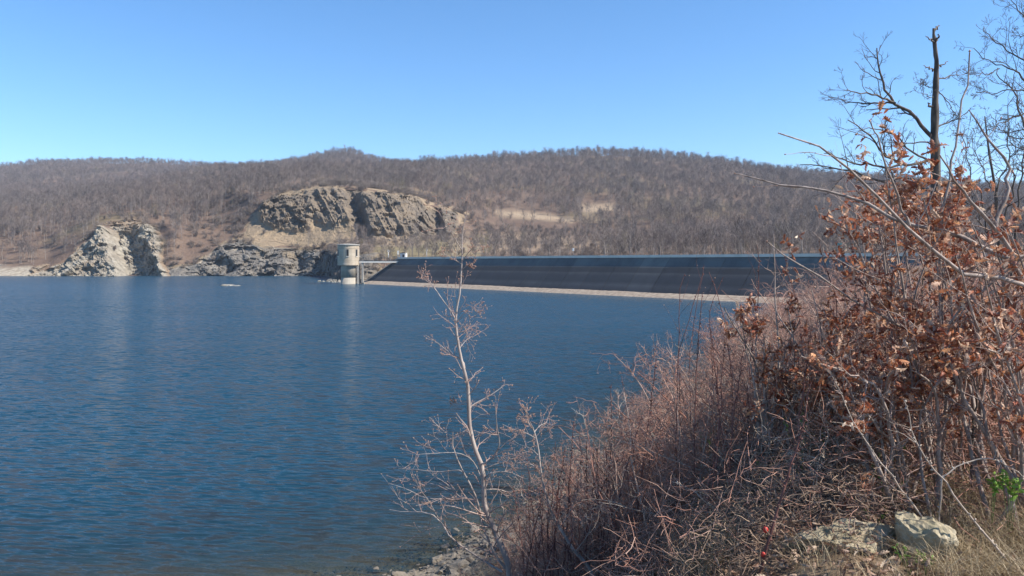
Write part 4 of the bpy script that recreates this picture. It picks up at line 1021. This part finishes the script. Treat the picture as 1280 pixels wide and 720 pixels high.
# ---------------------------------------------------------------- bare thicket: shrubs of a few kinds, copied
def shrub(seed, mats, ns, tilt, n1, n2, n3, up_, base_r=.16, r0=.0065):
    g_ = np.random.default_rng(seed); mb = MB()
    a = g_.uniform(0, 6.28, ns); t_ = np.radians(g_.uniform(2, tilt, ns)); h = g_.uniform(.55, 1.0, ns)
    P = np.zeros((ns, 9, 3)); pos = np.stack([np.cos(a) * base_r * g_.random(ns), np.sin(a) * base_r * g_.random(ns), np.full(ns, -.08)], 1)
    d = np.stack([np.sin(t_) * np.cos(a), np.sin(t_) * np.sin(a), np.cos(t_)], 1)
    for k in range(9):
        P[:, k] = pos; d = d + g_.normal(0, .14, d.shape); d[:, 2] += up_; d /= np.linalg.norm(d, axis=1, keepdims=True); pos = pos + d * (h / 8)[:, None]
    Rr = (r0 * g_.uniform(.6, 1.2, ns))[:, None] * np.linspace(1, .3, 9); add_tubes(mb, P, Rr, 5, 0)
    A, AR = grow(g_, P, Rr, n1, .12, 1, 62, .42, 7, .6, .27, .0, .0017, fade=.35); add_tubes(mb, A, AR, 3, 0)
    B, BR = grow(g_, A, AR, n2, .12, 1, 62, .45, 5, .65, .3, .0, .0014); add_tubes(mb, B, BR, 3, 0)
    C_, CR = grow(g_, B, BR, n3, .12, 1, 60, .55, 4, .75, .32, .0, .0011); add_tubes(mb, C_, CR, 2 if n3 > 2 else 3, 0)
    pos, D = tips(B); stamp(mb, OCT_V, OCT_F, pos, D, np.full(len(pos), .007), g_, 1)
    return mb.mesh('bare_shrub', mats)
SHR = [shrub(100, [M_twigA, M_bud], 11, 38, 8, 5, 2, .0), shrub(101, [M_twigB, M_bud], 9, 22, 8, 4, 2, .04), shrub(102, [M_twigA, M_bud], 12, 56, 8, 5, 2, -.03),
       shrub(103, [M_twigC, M_bud], 12, 52, 8, 5, 2, -.04), shrub(104, [M_twigB, M_bud], 11, 44, 8, 4, 2, .0), shrub(105, [M_twigA, M_bud], 10, 32, 8, 4, 2, .02)]
ENV = ([600, 640, 670, 700, 740, 780, 830, 870, 900, 930, 960, 1000, 1050, 1100, 1200, 1330], [680, 655, 630, 600, 555, 500, 445, 412, 392, 376, 362, 346, 334, 318, 300, 290])
LABS = [(800, 'low bare twiggy shrub on the dry grass slope behind the red canes'), (930, 'pinkish-brown bare twiggy shrub on the left flank of the thicket against the water'),
        (1090, 'tangled bare brown shrub in the thicket between the water and the pale stone'), (2000, 'dark tangled bare shrub under the oak leaves on the right')]
pts = []; tries = 0
while len(pts) < 225 and tries < 20000:
    tries += 1
    d = RG.uniform(4.6, 10.5) if RG.random() < .78 else RG.uniform(10, 22)
    px = RG.uniform(655, 1290); x = (px - 640) / F * d; z = gz(x, d)
    if z < .5: continue
    top = EYE + (HZ - np.interp(px, *ENV) - RG.uniform(-6, 14)) / F * d; h = top - z
    if h < .35 or (px < 800 and RG.random() < .86) or (px > 1120 and RG.random() < .3): continue
    if d < 5.3 or (px < 840 and d < 6.6 and RG.random() < .8): continue
    h = min(h, RG.uniform(1.2, 2.1))
    if px > 800: h = max(h, .5)
    if any(math.hypot(x - q[0], d - q[1]) < .30 * (1 if d < 9 else 2.0) for q in pts): continue
    pts.append((x, d, z, h, px))
farp = 0
while farp < 150:
    d = RG.uniform(13, 75) if RG.random() < .7 else RG.uniform(11, 26); s_t = RG.uniform(.4, 9); i = RG.uniform(-3, 48); x = i; z = gz(x, d); s = float(bank_s(np.array([x]), np.array([d]))[0]); px = 640 + x / d * F
    if not .3 < s < 12 or not 800 < px < 1340: continue
    h = RG.uniform(1.4, 2.6) * min(1.0, .55 + d / 40)
    top = EYE + (HZ - np.interp(px, *ENV)) / F * d
    if px < 1090: h = min(h, top - z)
    if h < .6: continue
    pts.append((x, d, z, h, px)); farp += 1
for x, d, z, h, px in pts:
    k = RG.choice(6, p=[.24, .18, .18, .10, .12, .18]) if px < 1000 else RG.choice(6, p=[.2, .2, .2, .1, .2, .1])
    o = bpy.data.objects.new('bare_shrub', SHR[k]); COL.objects.link(o); wd = h * RG.uniform(.85, 1.15) if h > .8 else .75 * RG.uniform(.8, 1.2); wd *= 1.3 if d > 12 else 1
    o.location = (x, d, z - .03); o.rotation_euler = (RG.normal(0, .1), RG.normal(0, .1), RG.uniform(0, 6.28)); o.scale = (wd, wd, h * 1.06)
    lb = next(l for l in LABS if px < l[0]); tag(o, lb[1], 'shrub', lb[1].replace('shrub', 'shrubs', 1))

# ---------------------------------------------------------------- single canes
def cane(pts_, d, r0, label, group=None, d1=None, hips=False, mat=None, seed=0, side=5):
    rg = np.random.default_rng(seed + 900); p = tr(pts_, d, d1 or d, 16); g_ = gz(p[0][0], p[0][1])
    if p[0][2] > g_: p = np.concatenate([[[p[0][0], p[0][1], g_ - .05]], p]); p = resample(p, 20, 3)
    p[1:-1] += rg.normal(0, .004, p[1:-1].shape); base = np.array([p[0][0], p[0][1], g_]); n = len(p); Rr = np.linspace(r0, r0 * .3, n)
    o = thing('rose_cane', label, 'cane', base, group=group)
    mb = MB(); add_tubes(mb, p[None], Rr[None], 6); pos, D = along(p[None], 26, rg, .1)
    q = rg.normal(size=D.shape); q -= (q * D).sum(1, keepdims=True) * D; stamp(mb, OCT_V, OCT_F, pos, q + .4 * D, np.full(len(pos), r0 * 2.6), rg, 0)
    A, AR = grow(rg, p[None], Rr[None], side, .3, .95, 42, .22, 7, .5, .2, .06, .0014); add_tubes(mb, A, AR, 4); buds(mb, A, 3, .010, 1, .013, rg)
    obj('stem', local(mb, base), [mat or M_cane, M_bud], o)
    if hips:
        for a, b, s in hips:
            c_ = px2w(a, b, d) - base; V, Fc = ico(3); V = V * np.array([s, s, s * 1.25]); mb = MB().add(V + c_, Fc)
            V2, F2 = tubes(np.array([[0, 0, -s * 1.1], [0, 0, -s * 1.9]]) + c_, np.array([s * .35, s * .1]), 5); mb.add(V2, F2, 1)
            obj('rose_hip', mb, [M_hip, M_snag], o)
    return o
M_hip = simple('red_rose_hip', [(.42, .03, .025), (.55, .06, .04)], 30, .35)
LW = 'thin reddish bare cane in the row of upright canes on the dry grass slope'; LT = 'thin bare cane sticking up above the thicket in front of the water and the dam'
for i, q in enumerate([[(703, 722), (709, 650), (712, 600), (717, 527)], [(672, 722), (668, 660), (664, 620), (659, 572)], [(690, 722), (695, 650), (700, 600), (706, 560)], [(735, 722), (741, 640), (746, 590), (748, 555)],
                       [(722, 722), (724, 660), (720, 620), (727, 575)], [(765, 722), (770, 640), (790, 560), (802, 520)], [(655, 722), (652, 680), (647, 640), (640, 610)], [(750, 722), (756, 650), (764, 560), (764, 480)],
                       [(688, 722), (684, 670), (690, 620), (694, 552)], [(780, 722), (800, 610), (810, 530), (820, 448)], [(712, 722), (733, 660), (752, 610), (775, 570)]]):
    cane(q, RG.uniform(5.6, 6.8), RG.uniform(.006, .0095), LW, 'upright red canes on the dry grass slope', seed=i)
for i, q in enumerate([[(887, 560), (890, 441), (888, 386), (904, 346)], [(865, 560), (862, 450), (868, 400), (880, 331)], [(845, 560), (847, 450), (861, 401), (878, 343)], [(850, 520), (849, 420), (849, 370), (856, 342)],
                       [(868, 540), (872, 440), (878, 367)], [(812, 560), (815, 493), (821, 447)], [(935, 480), (945, 400), (948, 350), (946, 306)], [(1003, 460), (1000, 400), (985, 340), (980, 318)], [(915, 480), (905, 400), (890, 350), (886, 340)], [(1040, 450), (1046, 380), (1030, 330), (1024, 300)], [(796, 600), (788, 540), (781, 490), (777, 470)]]):
    cane(q, RG.uniform(5.5, 7.5), RG.uniform(.0055, .008), LT, 'canes sticking up above the thicket', seed=40 + i)
for i in range(18):
    a = RG.uniform(648, 810); t_ = np.interp(a, [650, 720, 800], [600, 545, 500]) + RG.uniform(0, 60); b_ = a + RG.normal(0, 14)
    cane([(b_, 722), ((a + b_) / 2 + RG.normal(0, 5), (722 + t_) / 2), (a, t_)], RG.uniform(5.4, 7.2), RG.uniform(.006, .009), LW, 'upright red canes on the dry grass slope', seed=120 + i)
for i in range(9):
    a = RG.uniform(860, 1180); t_ = RG.uniform(400, 470); b_ = a + RG.normal(-20, 30)
    cane([(b_, 640), ((a + b_) / 2 + RG.normal(0, 8), 550), (a, t_)], RG.uniform(4.6, 5.6), RG.uniform(.006, .009), 'dark bare stem standing in the thicket above the pale stones', 'dark stems in the thicket above the pale stones', seed=140 + i)
cane([(942, 735), (960, 677), (982, 604), (1007, 518), (1014, 478)], 3.9, .009, 'dark cane with two red rose hips left of the pale stone', hips=[(957, 662, .014), (954, 693, .012)], seed=90, mat=M_cane)
cane([(1195, 735), (1160, 660), (1118, 600), (1075, 540), (1040, 470)], 3.9, .006, 'long pale cane arching left over the pale stone', seed=91, mat=M_twigC, side=3)
cane([(1290, 740), (1225, 660), (1180, 600), (1150, 560), (1130, 500)], 3.7, .007, 'straight pale cane leaning over the dry grass at the lower right', seed=92, mat=M_twigC, side=3)
cane([(1175, 605), (1200, 580), (1240, 575), (1275, 592), (1290, 610)], 3.8, .006, 'pale looping cane over the dark hollow above the green sprig', seed=93, mat=M_twigC, side=2)
cane([(950, 660), (900, 640), (870, 615), (840, 602)], 4.6, .006, 'pale forked dead stick lying over the brush left of the pale stone', seed=94, mat=M_twigC, side=4)
cane([(1195, 560), (1184, 450), (1187, 357), (1189, 310)], 6.5, .020, 'dark upright bare pole stem under the oak leaves below the dead trunk', seed=95, mat=M_snag, side=4)
cane([(1215, 560), (1223, 457), (1229, 387)], 4.6, .009, 'dark upright stem right of the dark pole under the oak leaves', seed=96, mat=M_snag, side=4)
cane([(1150, 520), (1152, 400), (1154, 330), (1150, 290)], 6.0, .011, 'dark upright stem left of the dark pole under the oak leaves', seed=97, mat=M_snag, side=4)

# ---------------------------------------------------------------- stones
t = NT('lichen_stone'); c = t.coord(); f = t.noise(7, c, 7, .65); g2 = t.noise(26, c, 5)
col = t.ramp(f, [(.3, (.20, .16, .095)), (.5, (.34, .285, .19)), (.7, (.48, .42, .315))]); col = t.mix(t.maprange(g2, .5, .7, 0, .6), col, (.23, .20, .11))
M_stone = t.set(col=col, rough=.9, normal=t.bump(t.noise(30, c, 7, .7), .7, .012))
def stone(px, py, d, s, seed, lab, rz=0., sub=5, mat=None, name='boulder', group=None):
    x = (px - 640) / F * d; z = EYE + (HZ - py) / F * d; V, Fc = rock_mesh(seed, s, sub, .20, 16); V = V * (1 + .07 * ridged(V * 22 + seed, 3, seed) + .03 * fbm(V * 70, 2, 3))[:, None]
    o = obj(name, MB().add(V, Fc), mat or M_stone, smooth=False, loc=(x, d, z)); o.rotation_euler = (0, 0, rz); return tag(o, lab, 'rock', group)
stone(1148, 688, 3.85, (.18, .16, .20), 5, 'pale blocky stone with a bright broken corner at the bottom of the thicket', .3)
stone(1068, 688, 3.95, (.29, .2, .14), 9, 'flat pale stone half buried left of the blocky stone', .1)
stone(1006, 690, 4.05, (.13, .12, .09), 12, 'small greyish stone under twigs, furthest left of the three by the thicket')
stone(1115, 714, 3.7, (.045, .04, .025), 15, 'small bright stone chip in front of the flat pale stone', sub=4)
t = NT('shore_stone'); c = t.coord(); f = t.noise(5, c, 6, .65); oi = t.n('ShaderNodeObjectInfo').outputs['Random']; g3 = t.n('ShaderNodeNewGeometry').outputs['Random Per Island']
col = t.ramp(f, [(.3, (.085, .07, .052)), (.7, (.175, .145, .115))]); col = t.mix(.5, col, t.ramp(g3, [(0, (.08, .066, .052)), (.5, (.17, .145, .115)), (1, (.22, .19, .15))]))
M_shst = t.set(col=col, rough=.9, normal=t.bump(t.noise(20, c, 5), .5, .02))
n = 0
RVAR = [MB().add(*rock_mesh(300 + i, (1, .8, .5), 3, .34, 14)).mesh('shore_rock', [M_shst], False) for i in range(6)]
while n < 46:
    d = RG.uniform(14.5, 23); x = RG.uniform(-4, 3.2); s = float(bank_s(np.array([x]), np.array([d]))[0])
    if not -.9 < s < 2.2: continue
    o = bpy.data.objects.new('shore_rock', RVAR[n % 6]); COL.objects.link(o); k = RG.uniform(.10, .26) * (1.4 if RG.random() < .15 else 1)
    o.location = (x, d, gz(x, d) + .15 * k); o.rotation_euler = (RG.normal(0, .25), RG.normal(0, .25), RG.uniform(0, 6.28)); o.scale = (k,) * 3
    tag(o, 'grey-brown stone on the rubble edge of the near shore behind the tall sapling', 'rock', 'stones on the near shore'); n += 1
# gravel between them
mb = MB(); V, Fc = ico(1); P = []
xs_ = RG.uniform(-5, 5, 26000); ys_ = RG.uniform(12, 27, 26000); s = bank_s(xs_, ys_); ok = (s > -1.2) & (s < 4.2) & (RG.random(26000) < np.interp(s, [-1, .3, 2, 4.2], [.4, 1, .8, .1])); xs_, ys_ = xs_[ok], ys_[ok]
zs_ = bank(xs_, ys_); ks = np.exp(RG.normal(-3.15, .5, len(xs_)))
TV = np.array([V * RG.uniform(.75, 1.25, (len(V), 1)) * (1, .7, .38) for _ in range(12)])
for i in range(12):
    m = np.arange(len(xs_)) % 12 == i; D_ = np.stack([RG.normal(0, .3, m.sum()), RG.normal(0, .3, m.sum()), np.ones(m.sum())], 1)
    stamp(mb, TV[i], Fc, np.stack([xs_, ys_, zs_], 1)[m], D_, ks[m], RG, 0)
tag(obj('gravel', mb, M_shst, smooth=False), 'grey-brown rubble along the near waterline', kind='stuff')

# ---------------------------------------------------------------- ground cover
def field(n, box_, cond):
    x = RG.uniform(box_[0], box_[1], n); y = RG.uniform(box_[2], box_[3], n); p = 640 + x / y * F; s = bank_s(x, y); m = cond(x, y, p, s); x, y = x[m], y[m]
    return np.stack([x, y, bank(x, y)], 1)
def blades(P, h, r_, lean, mats, name, lab, npt=5):
    m = len(P); a = RG.uniform(0, 6.28, m); hh = h * RG.uniform(.4, 1.2, m); ln = lean * RG.uniform(.2, 1.3, m); k = np.linspace(0, 1, npt)
    Q = P[:, None, :] + np.stack([np.cos(a)[:, None] * (ln * hh)[:, None] * k**2, np.sin(a)[:, None] * (ln * hh)[:, None] * k**2, hh[:, None] * (k - .35 * (ln[:, None]) * k**2)], -1)
    V, Fc = tubes(Q, np.full((m, 1), r_) * (1 - .85 * k), 2); return tag(obj(name, MB().add(V, Fc), mats), lab, kind='stuff')
clump = lambda x, y: vnoise(np.stack([x * 1.6, y * 1.6, 0 * x], 1), 55)
G1 = field(52000, (-4, 6, 4.5, 20), lambda x, y, p, s: (s > 2.6) & (p > 560) & (p < 960) & (clump(x, y) > RG.uniform(-.9, .5, len(x))) & (RG.random(len(x)) < np.interp(p, [560, 620, 860, 960], [.3, 1, .8, .2])))
G2 = field(15000, (1.9, 3.9, 3.4, 5.0), lambda x, y, p, s: (p > 1165) & (clump(x, y) > RG.uniform(-1, .3, len(x))))
G3 = field(5000, (.7, 1.8, 4.0, 6.0), lambda x, y, p, s: (p > 838) & (p < 940) & (RG.random(len(x)) < np.exp(-((p - 880) / 30)**2)))
blades(np.concatenate([G1, G3]), .30, .0028, .55, M_straw, 'dry_grass', 'dry straw-coloured grass on the bank slope')
blades(G2, .26, .0022, 1.1, M_straw, 'dry_grass', 'matted dry grass right of the pale stone')
# fallen leaves
L_ = field(62000, (-1, 9, 3.2, 13), lambda x, y, p, s: (p > 690) & (p < 1420) & (RG.random(len(x)) < np.interp(y, [3, 6, 13], [1, .7, .3]))); L_[:, 2] += RG.uniform(.0, .10, len(L_))
mb = MB(); k = RG.integers(0, 4, len(L_))
for i, (TV_, TF_) in enumerate(LEAVES):
    m = k == i; D_ = RG.normal(0, 1, (m.sum(), 3)); D_[:, 2] *= .45; stamp(mb, TV_, TF_, L_[m], D_, .05 * RG.uniform(.5, 1.2, m.sum()), RG, 0)
tag(obj('fallen_leaves', mb, M_litter), 'brown dead leaves lying under the thicket', kind='stuff')
# broken twigs lying through the brush
def sticks(n, box_, cond, hmax, ln, mat, name, lab, rr=.0022):
    P = field(n, box_, cond); m = len(P); P[:, 2] += RG.random(m)**1.4 * hmax
    d = RG.normal(0, 1, (m, 3)); d[:, 2] *= .55; d /= np.linalg.norm(d, axis=1, keepdims=True); ll = ln * RG.uniform(.4, 1.4, m); Q = [P]
    for i in range(5): d = d + RG.normal(0, .18, d.shape); d /= np.linalg.norm(d, axis=1, keepdims=True); P = P + d * (ll / 5)[:, None]; Q.append(P)
    Q = np.stack(Q, 1); Q[:, :, 2] = np.maximum(Q[:, :, 2], bank(Q[:, :, 0].ravel(), Q[:, :, 1].ravel()).reshape(Q.shape[:2]) + .01)
    Rr = (rr * RG.uniform(.5, 1.5, m))[:, None] * np.linspace(1, .5, 6); V, Fc = tubes(Q, Rr, 3); return tag(obj(name, MB().add(V, Fc), mat), lab, kind='stuff')
blades(field(1000, (1.4, 2.6, 3.3, 4.0), lambda x, y, p, s: (p > 960) & (p < 1215)), .17, .0019, .7, M_straw, 'dry_grass', 'thin dry grass stalks growing in front of the pale stones')
sticks_front = True
stone_clear = lambda p, y: ~((p > 985) & (p < 1195) & (y < 4.2)) | (RG.random(len(p)) < .55)
sticks(16000, (.3, 7, 3.9, 9), lambda x, y, p, s: (p > 760) & (p < 1400) & stone_clear(p, y), .55, .30, M_twigA, 'undergrowth', 'tangled brown twigs filling the thicket')
sticks(15000, (.7, 3.0, 3.8, 6.4), lambda x, y, p, s: (p > 835) & (p < 1140) & stone_clear(p, y), .36, .10, M_twigD, 'undergrowth', 'pale dead twig litter heaped left of the pale stone', .002)
sticks(5000, (-1, 3.5, 5, 14), lambda x, y, p, s: (p > 640) & (p < 900) & (s > 3), .45, .32, M_twigB, 'undergrowth', 'reddish twigs standing in the dry grass slope')
sticks(11000, (2, 26, 9, 46), lambda x, y, p, s: (p > 780) & (p < 1340) & (s > .6) & (s < 14), 1.0, .8, M_twigA, 'undergrowth', 'brown brushwood along the far part of the near bank', .006)
# green shoots
def shoot(px, py, d, h, n, size, lab, seed, group=None):
    rg = np.random.default_rng(seed); b = px2w(px, py, d); g_ = gz(b[0], b[1]); z = max(b[2], g_) if py > 640 else b[2]; base = np.array([b[0], b[1], z])
    o = thing('green_plant', lab, 'plant', base, group=group); a = rg.normal(0, .35, (n, 2)); P = np.zeros((n, 6, 3)); kk = np.linspace(0, 1, 6)
    drop = g_ - z - .02; tl = 1 - .75 * h / (h - drop)
    for i in range(n): P[i] = np.stack([a[i, 0] * h * kk**1.3, a[i, 1] * h * kk**1.3, drop + (h * rg.uniform(.6, 1) - drop) * kk], 1)
    mb = MB(); add_tubes(mb, P, np.full((n, 6), .0018), 4); obj('stem', mb, M_gstem, o)
    mb = MB(); leaves_on(mb, P, 9, size, rg, 0, tl); obj('foliage', mb, M_green, o)
M_gstem = simple('green_stem', [(.12, .17, .05), (.20, .24, .08)], 20, .7)
shoot(1262, 622, 4.0, .13, 5, .042, 'bright green leafy sprig in the dark hollow at the right edge', 1)
shoot(1238, 612, 4.1, .10, 3, .036, 'small green sprig just left of the bright one at the right edge', 2)
shoot(1105, 612, 4.5, .10, 3, .022, 'small yellow-green shoot growing up through the brown brush', 3, 'green shoots in the brush')
shoot(1136, 712, 3.6, .12, 3, .018, 'green shoot in front of the blocky stone, left of its pair', 4)
shoot(1157, 708, 3.6, .10, 3, .02, 'green shoot in front of the blocky stone, right of its pair', 5)
shoot(1002, 545, 5.0, .14, 4, .022, 'small yellow-green shoot growing up through the brown brush', 6, 'green shoots in the brush')
for i, (a, b, dd, h_) in enumerate([(1120, 575, 4.9, .15), (1030, 560, 5.2, .15), (1090, 655, 4.3, .12), (1058, 640, 4.7, .16), (1012, 598, 5.2, .16), (1088, 590, 4.9, .14), (955, 590, 5.3, .15), (880, 560, 6.0, .16)]):
    shoot(a, b, dd, h_, 4, .020, 'small yellow-green shoot growing up through the brown brush', 20 + i, 'green shoots in the brush')
# a scrap of purple plastic
q = px2w(811, 713, 4.4); gu = np.linspace(-1, 1, 14); A_, B_ = np.meshgrid(gu, gu, indexing='ij'); Q = np.stack([A_.ravel() * .04, B_.ravel() * .035, .03 * np.cos(A_.ravel() * 2) + .02 * vnoise(np.stack([A_.ravel() * 2.5, B_.ravel() * 2.5, 0 * A_.ravel()], 1), 4)], 1)
mb = MB().add(Q, grid_faces(14, 14)); o = obj('plastic_scrap', mb, simple('purple_plastic', [(.05, .035, .13), (.08, .06, .20)], 20, .35), loc=(q[0], q[1], gz(q[0], q[1]) + .12)); o.modifiers.new('solid', 'SOLIDIFY').thickness = .002
o.rotation_euler = (.9, .1, .3); tag(o, 'dark purple scrap of plastic caught in the brush at the lower edge', 'litter')
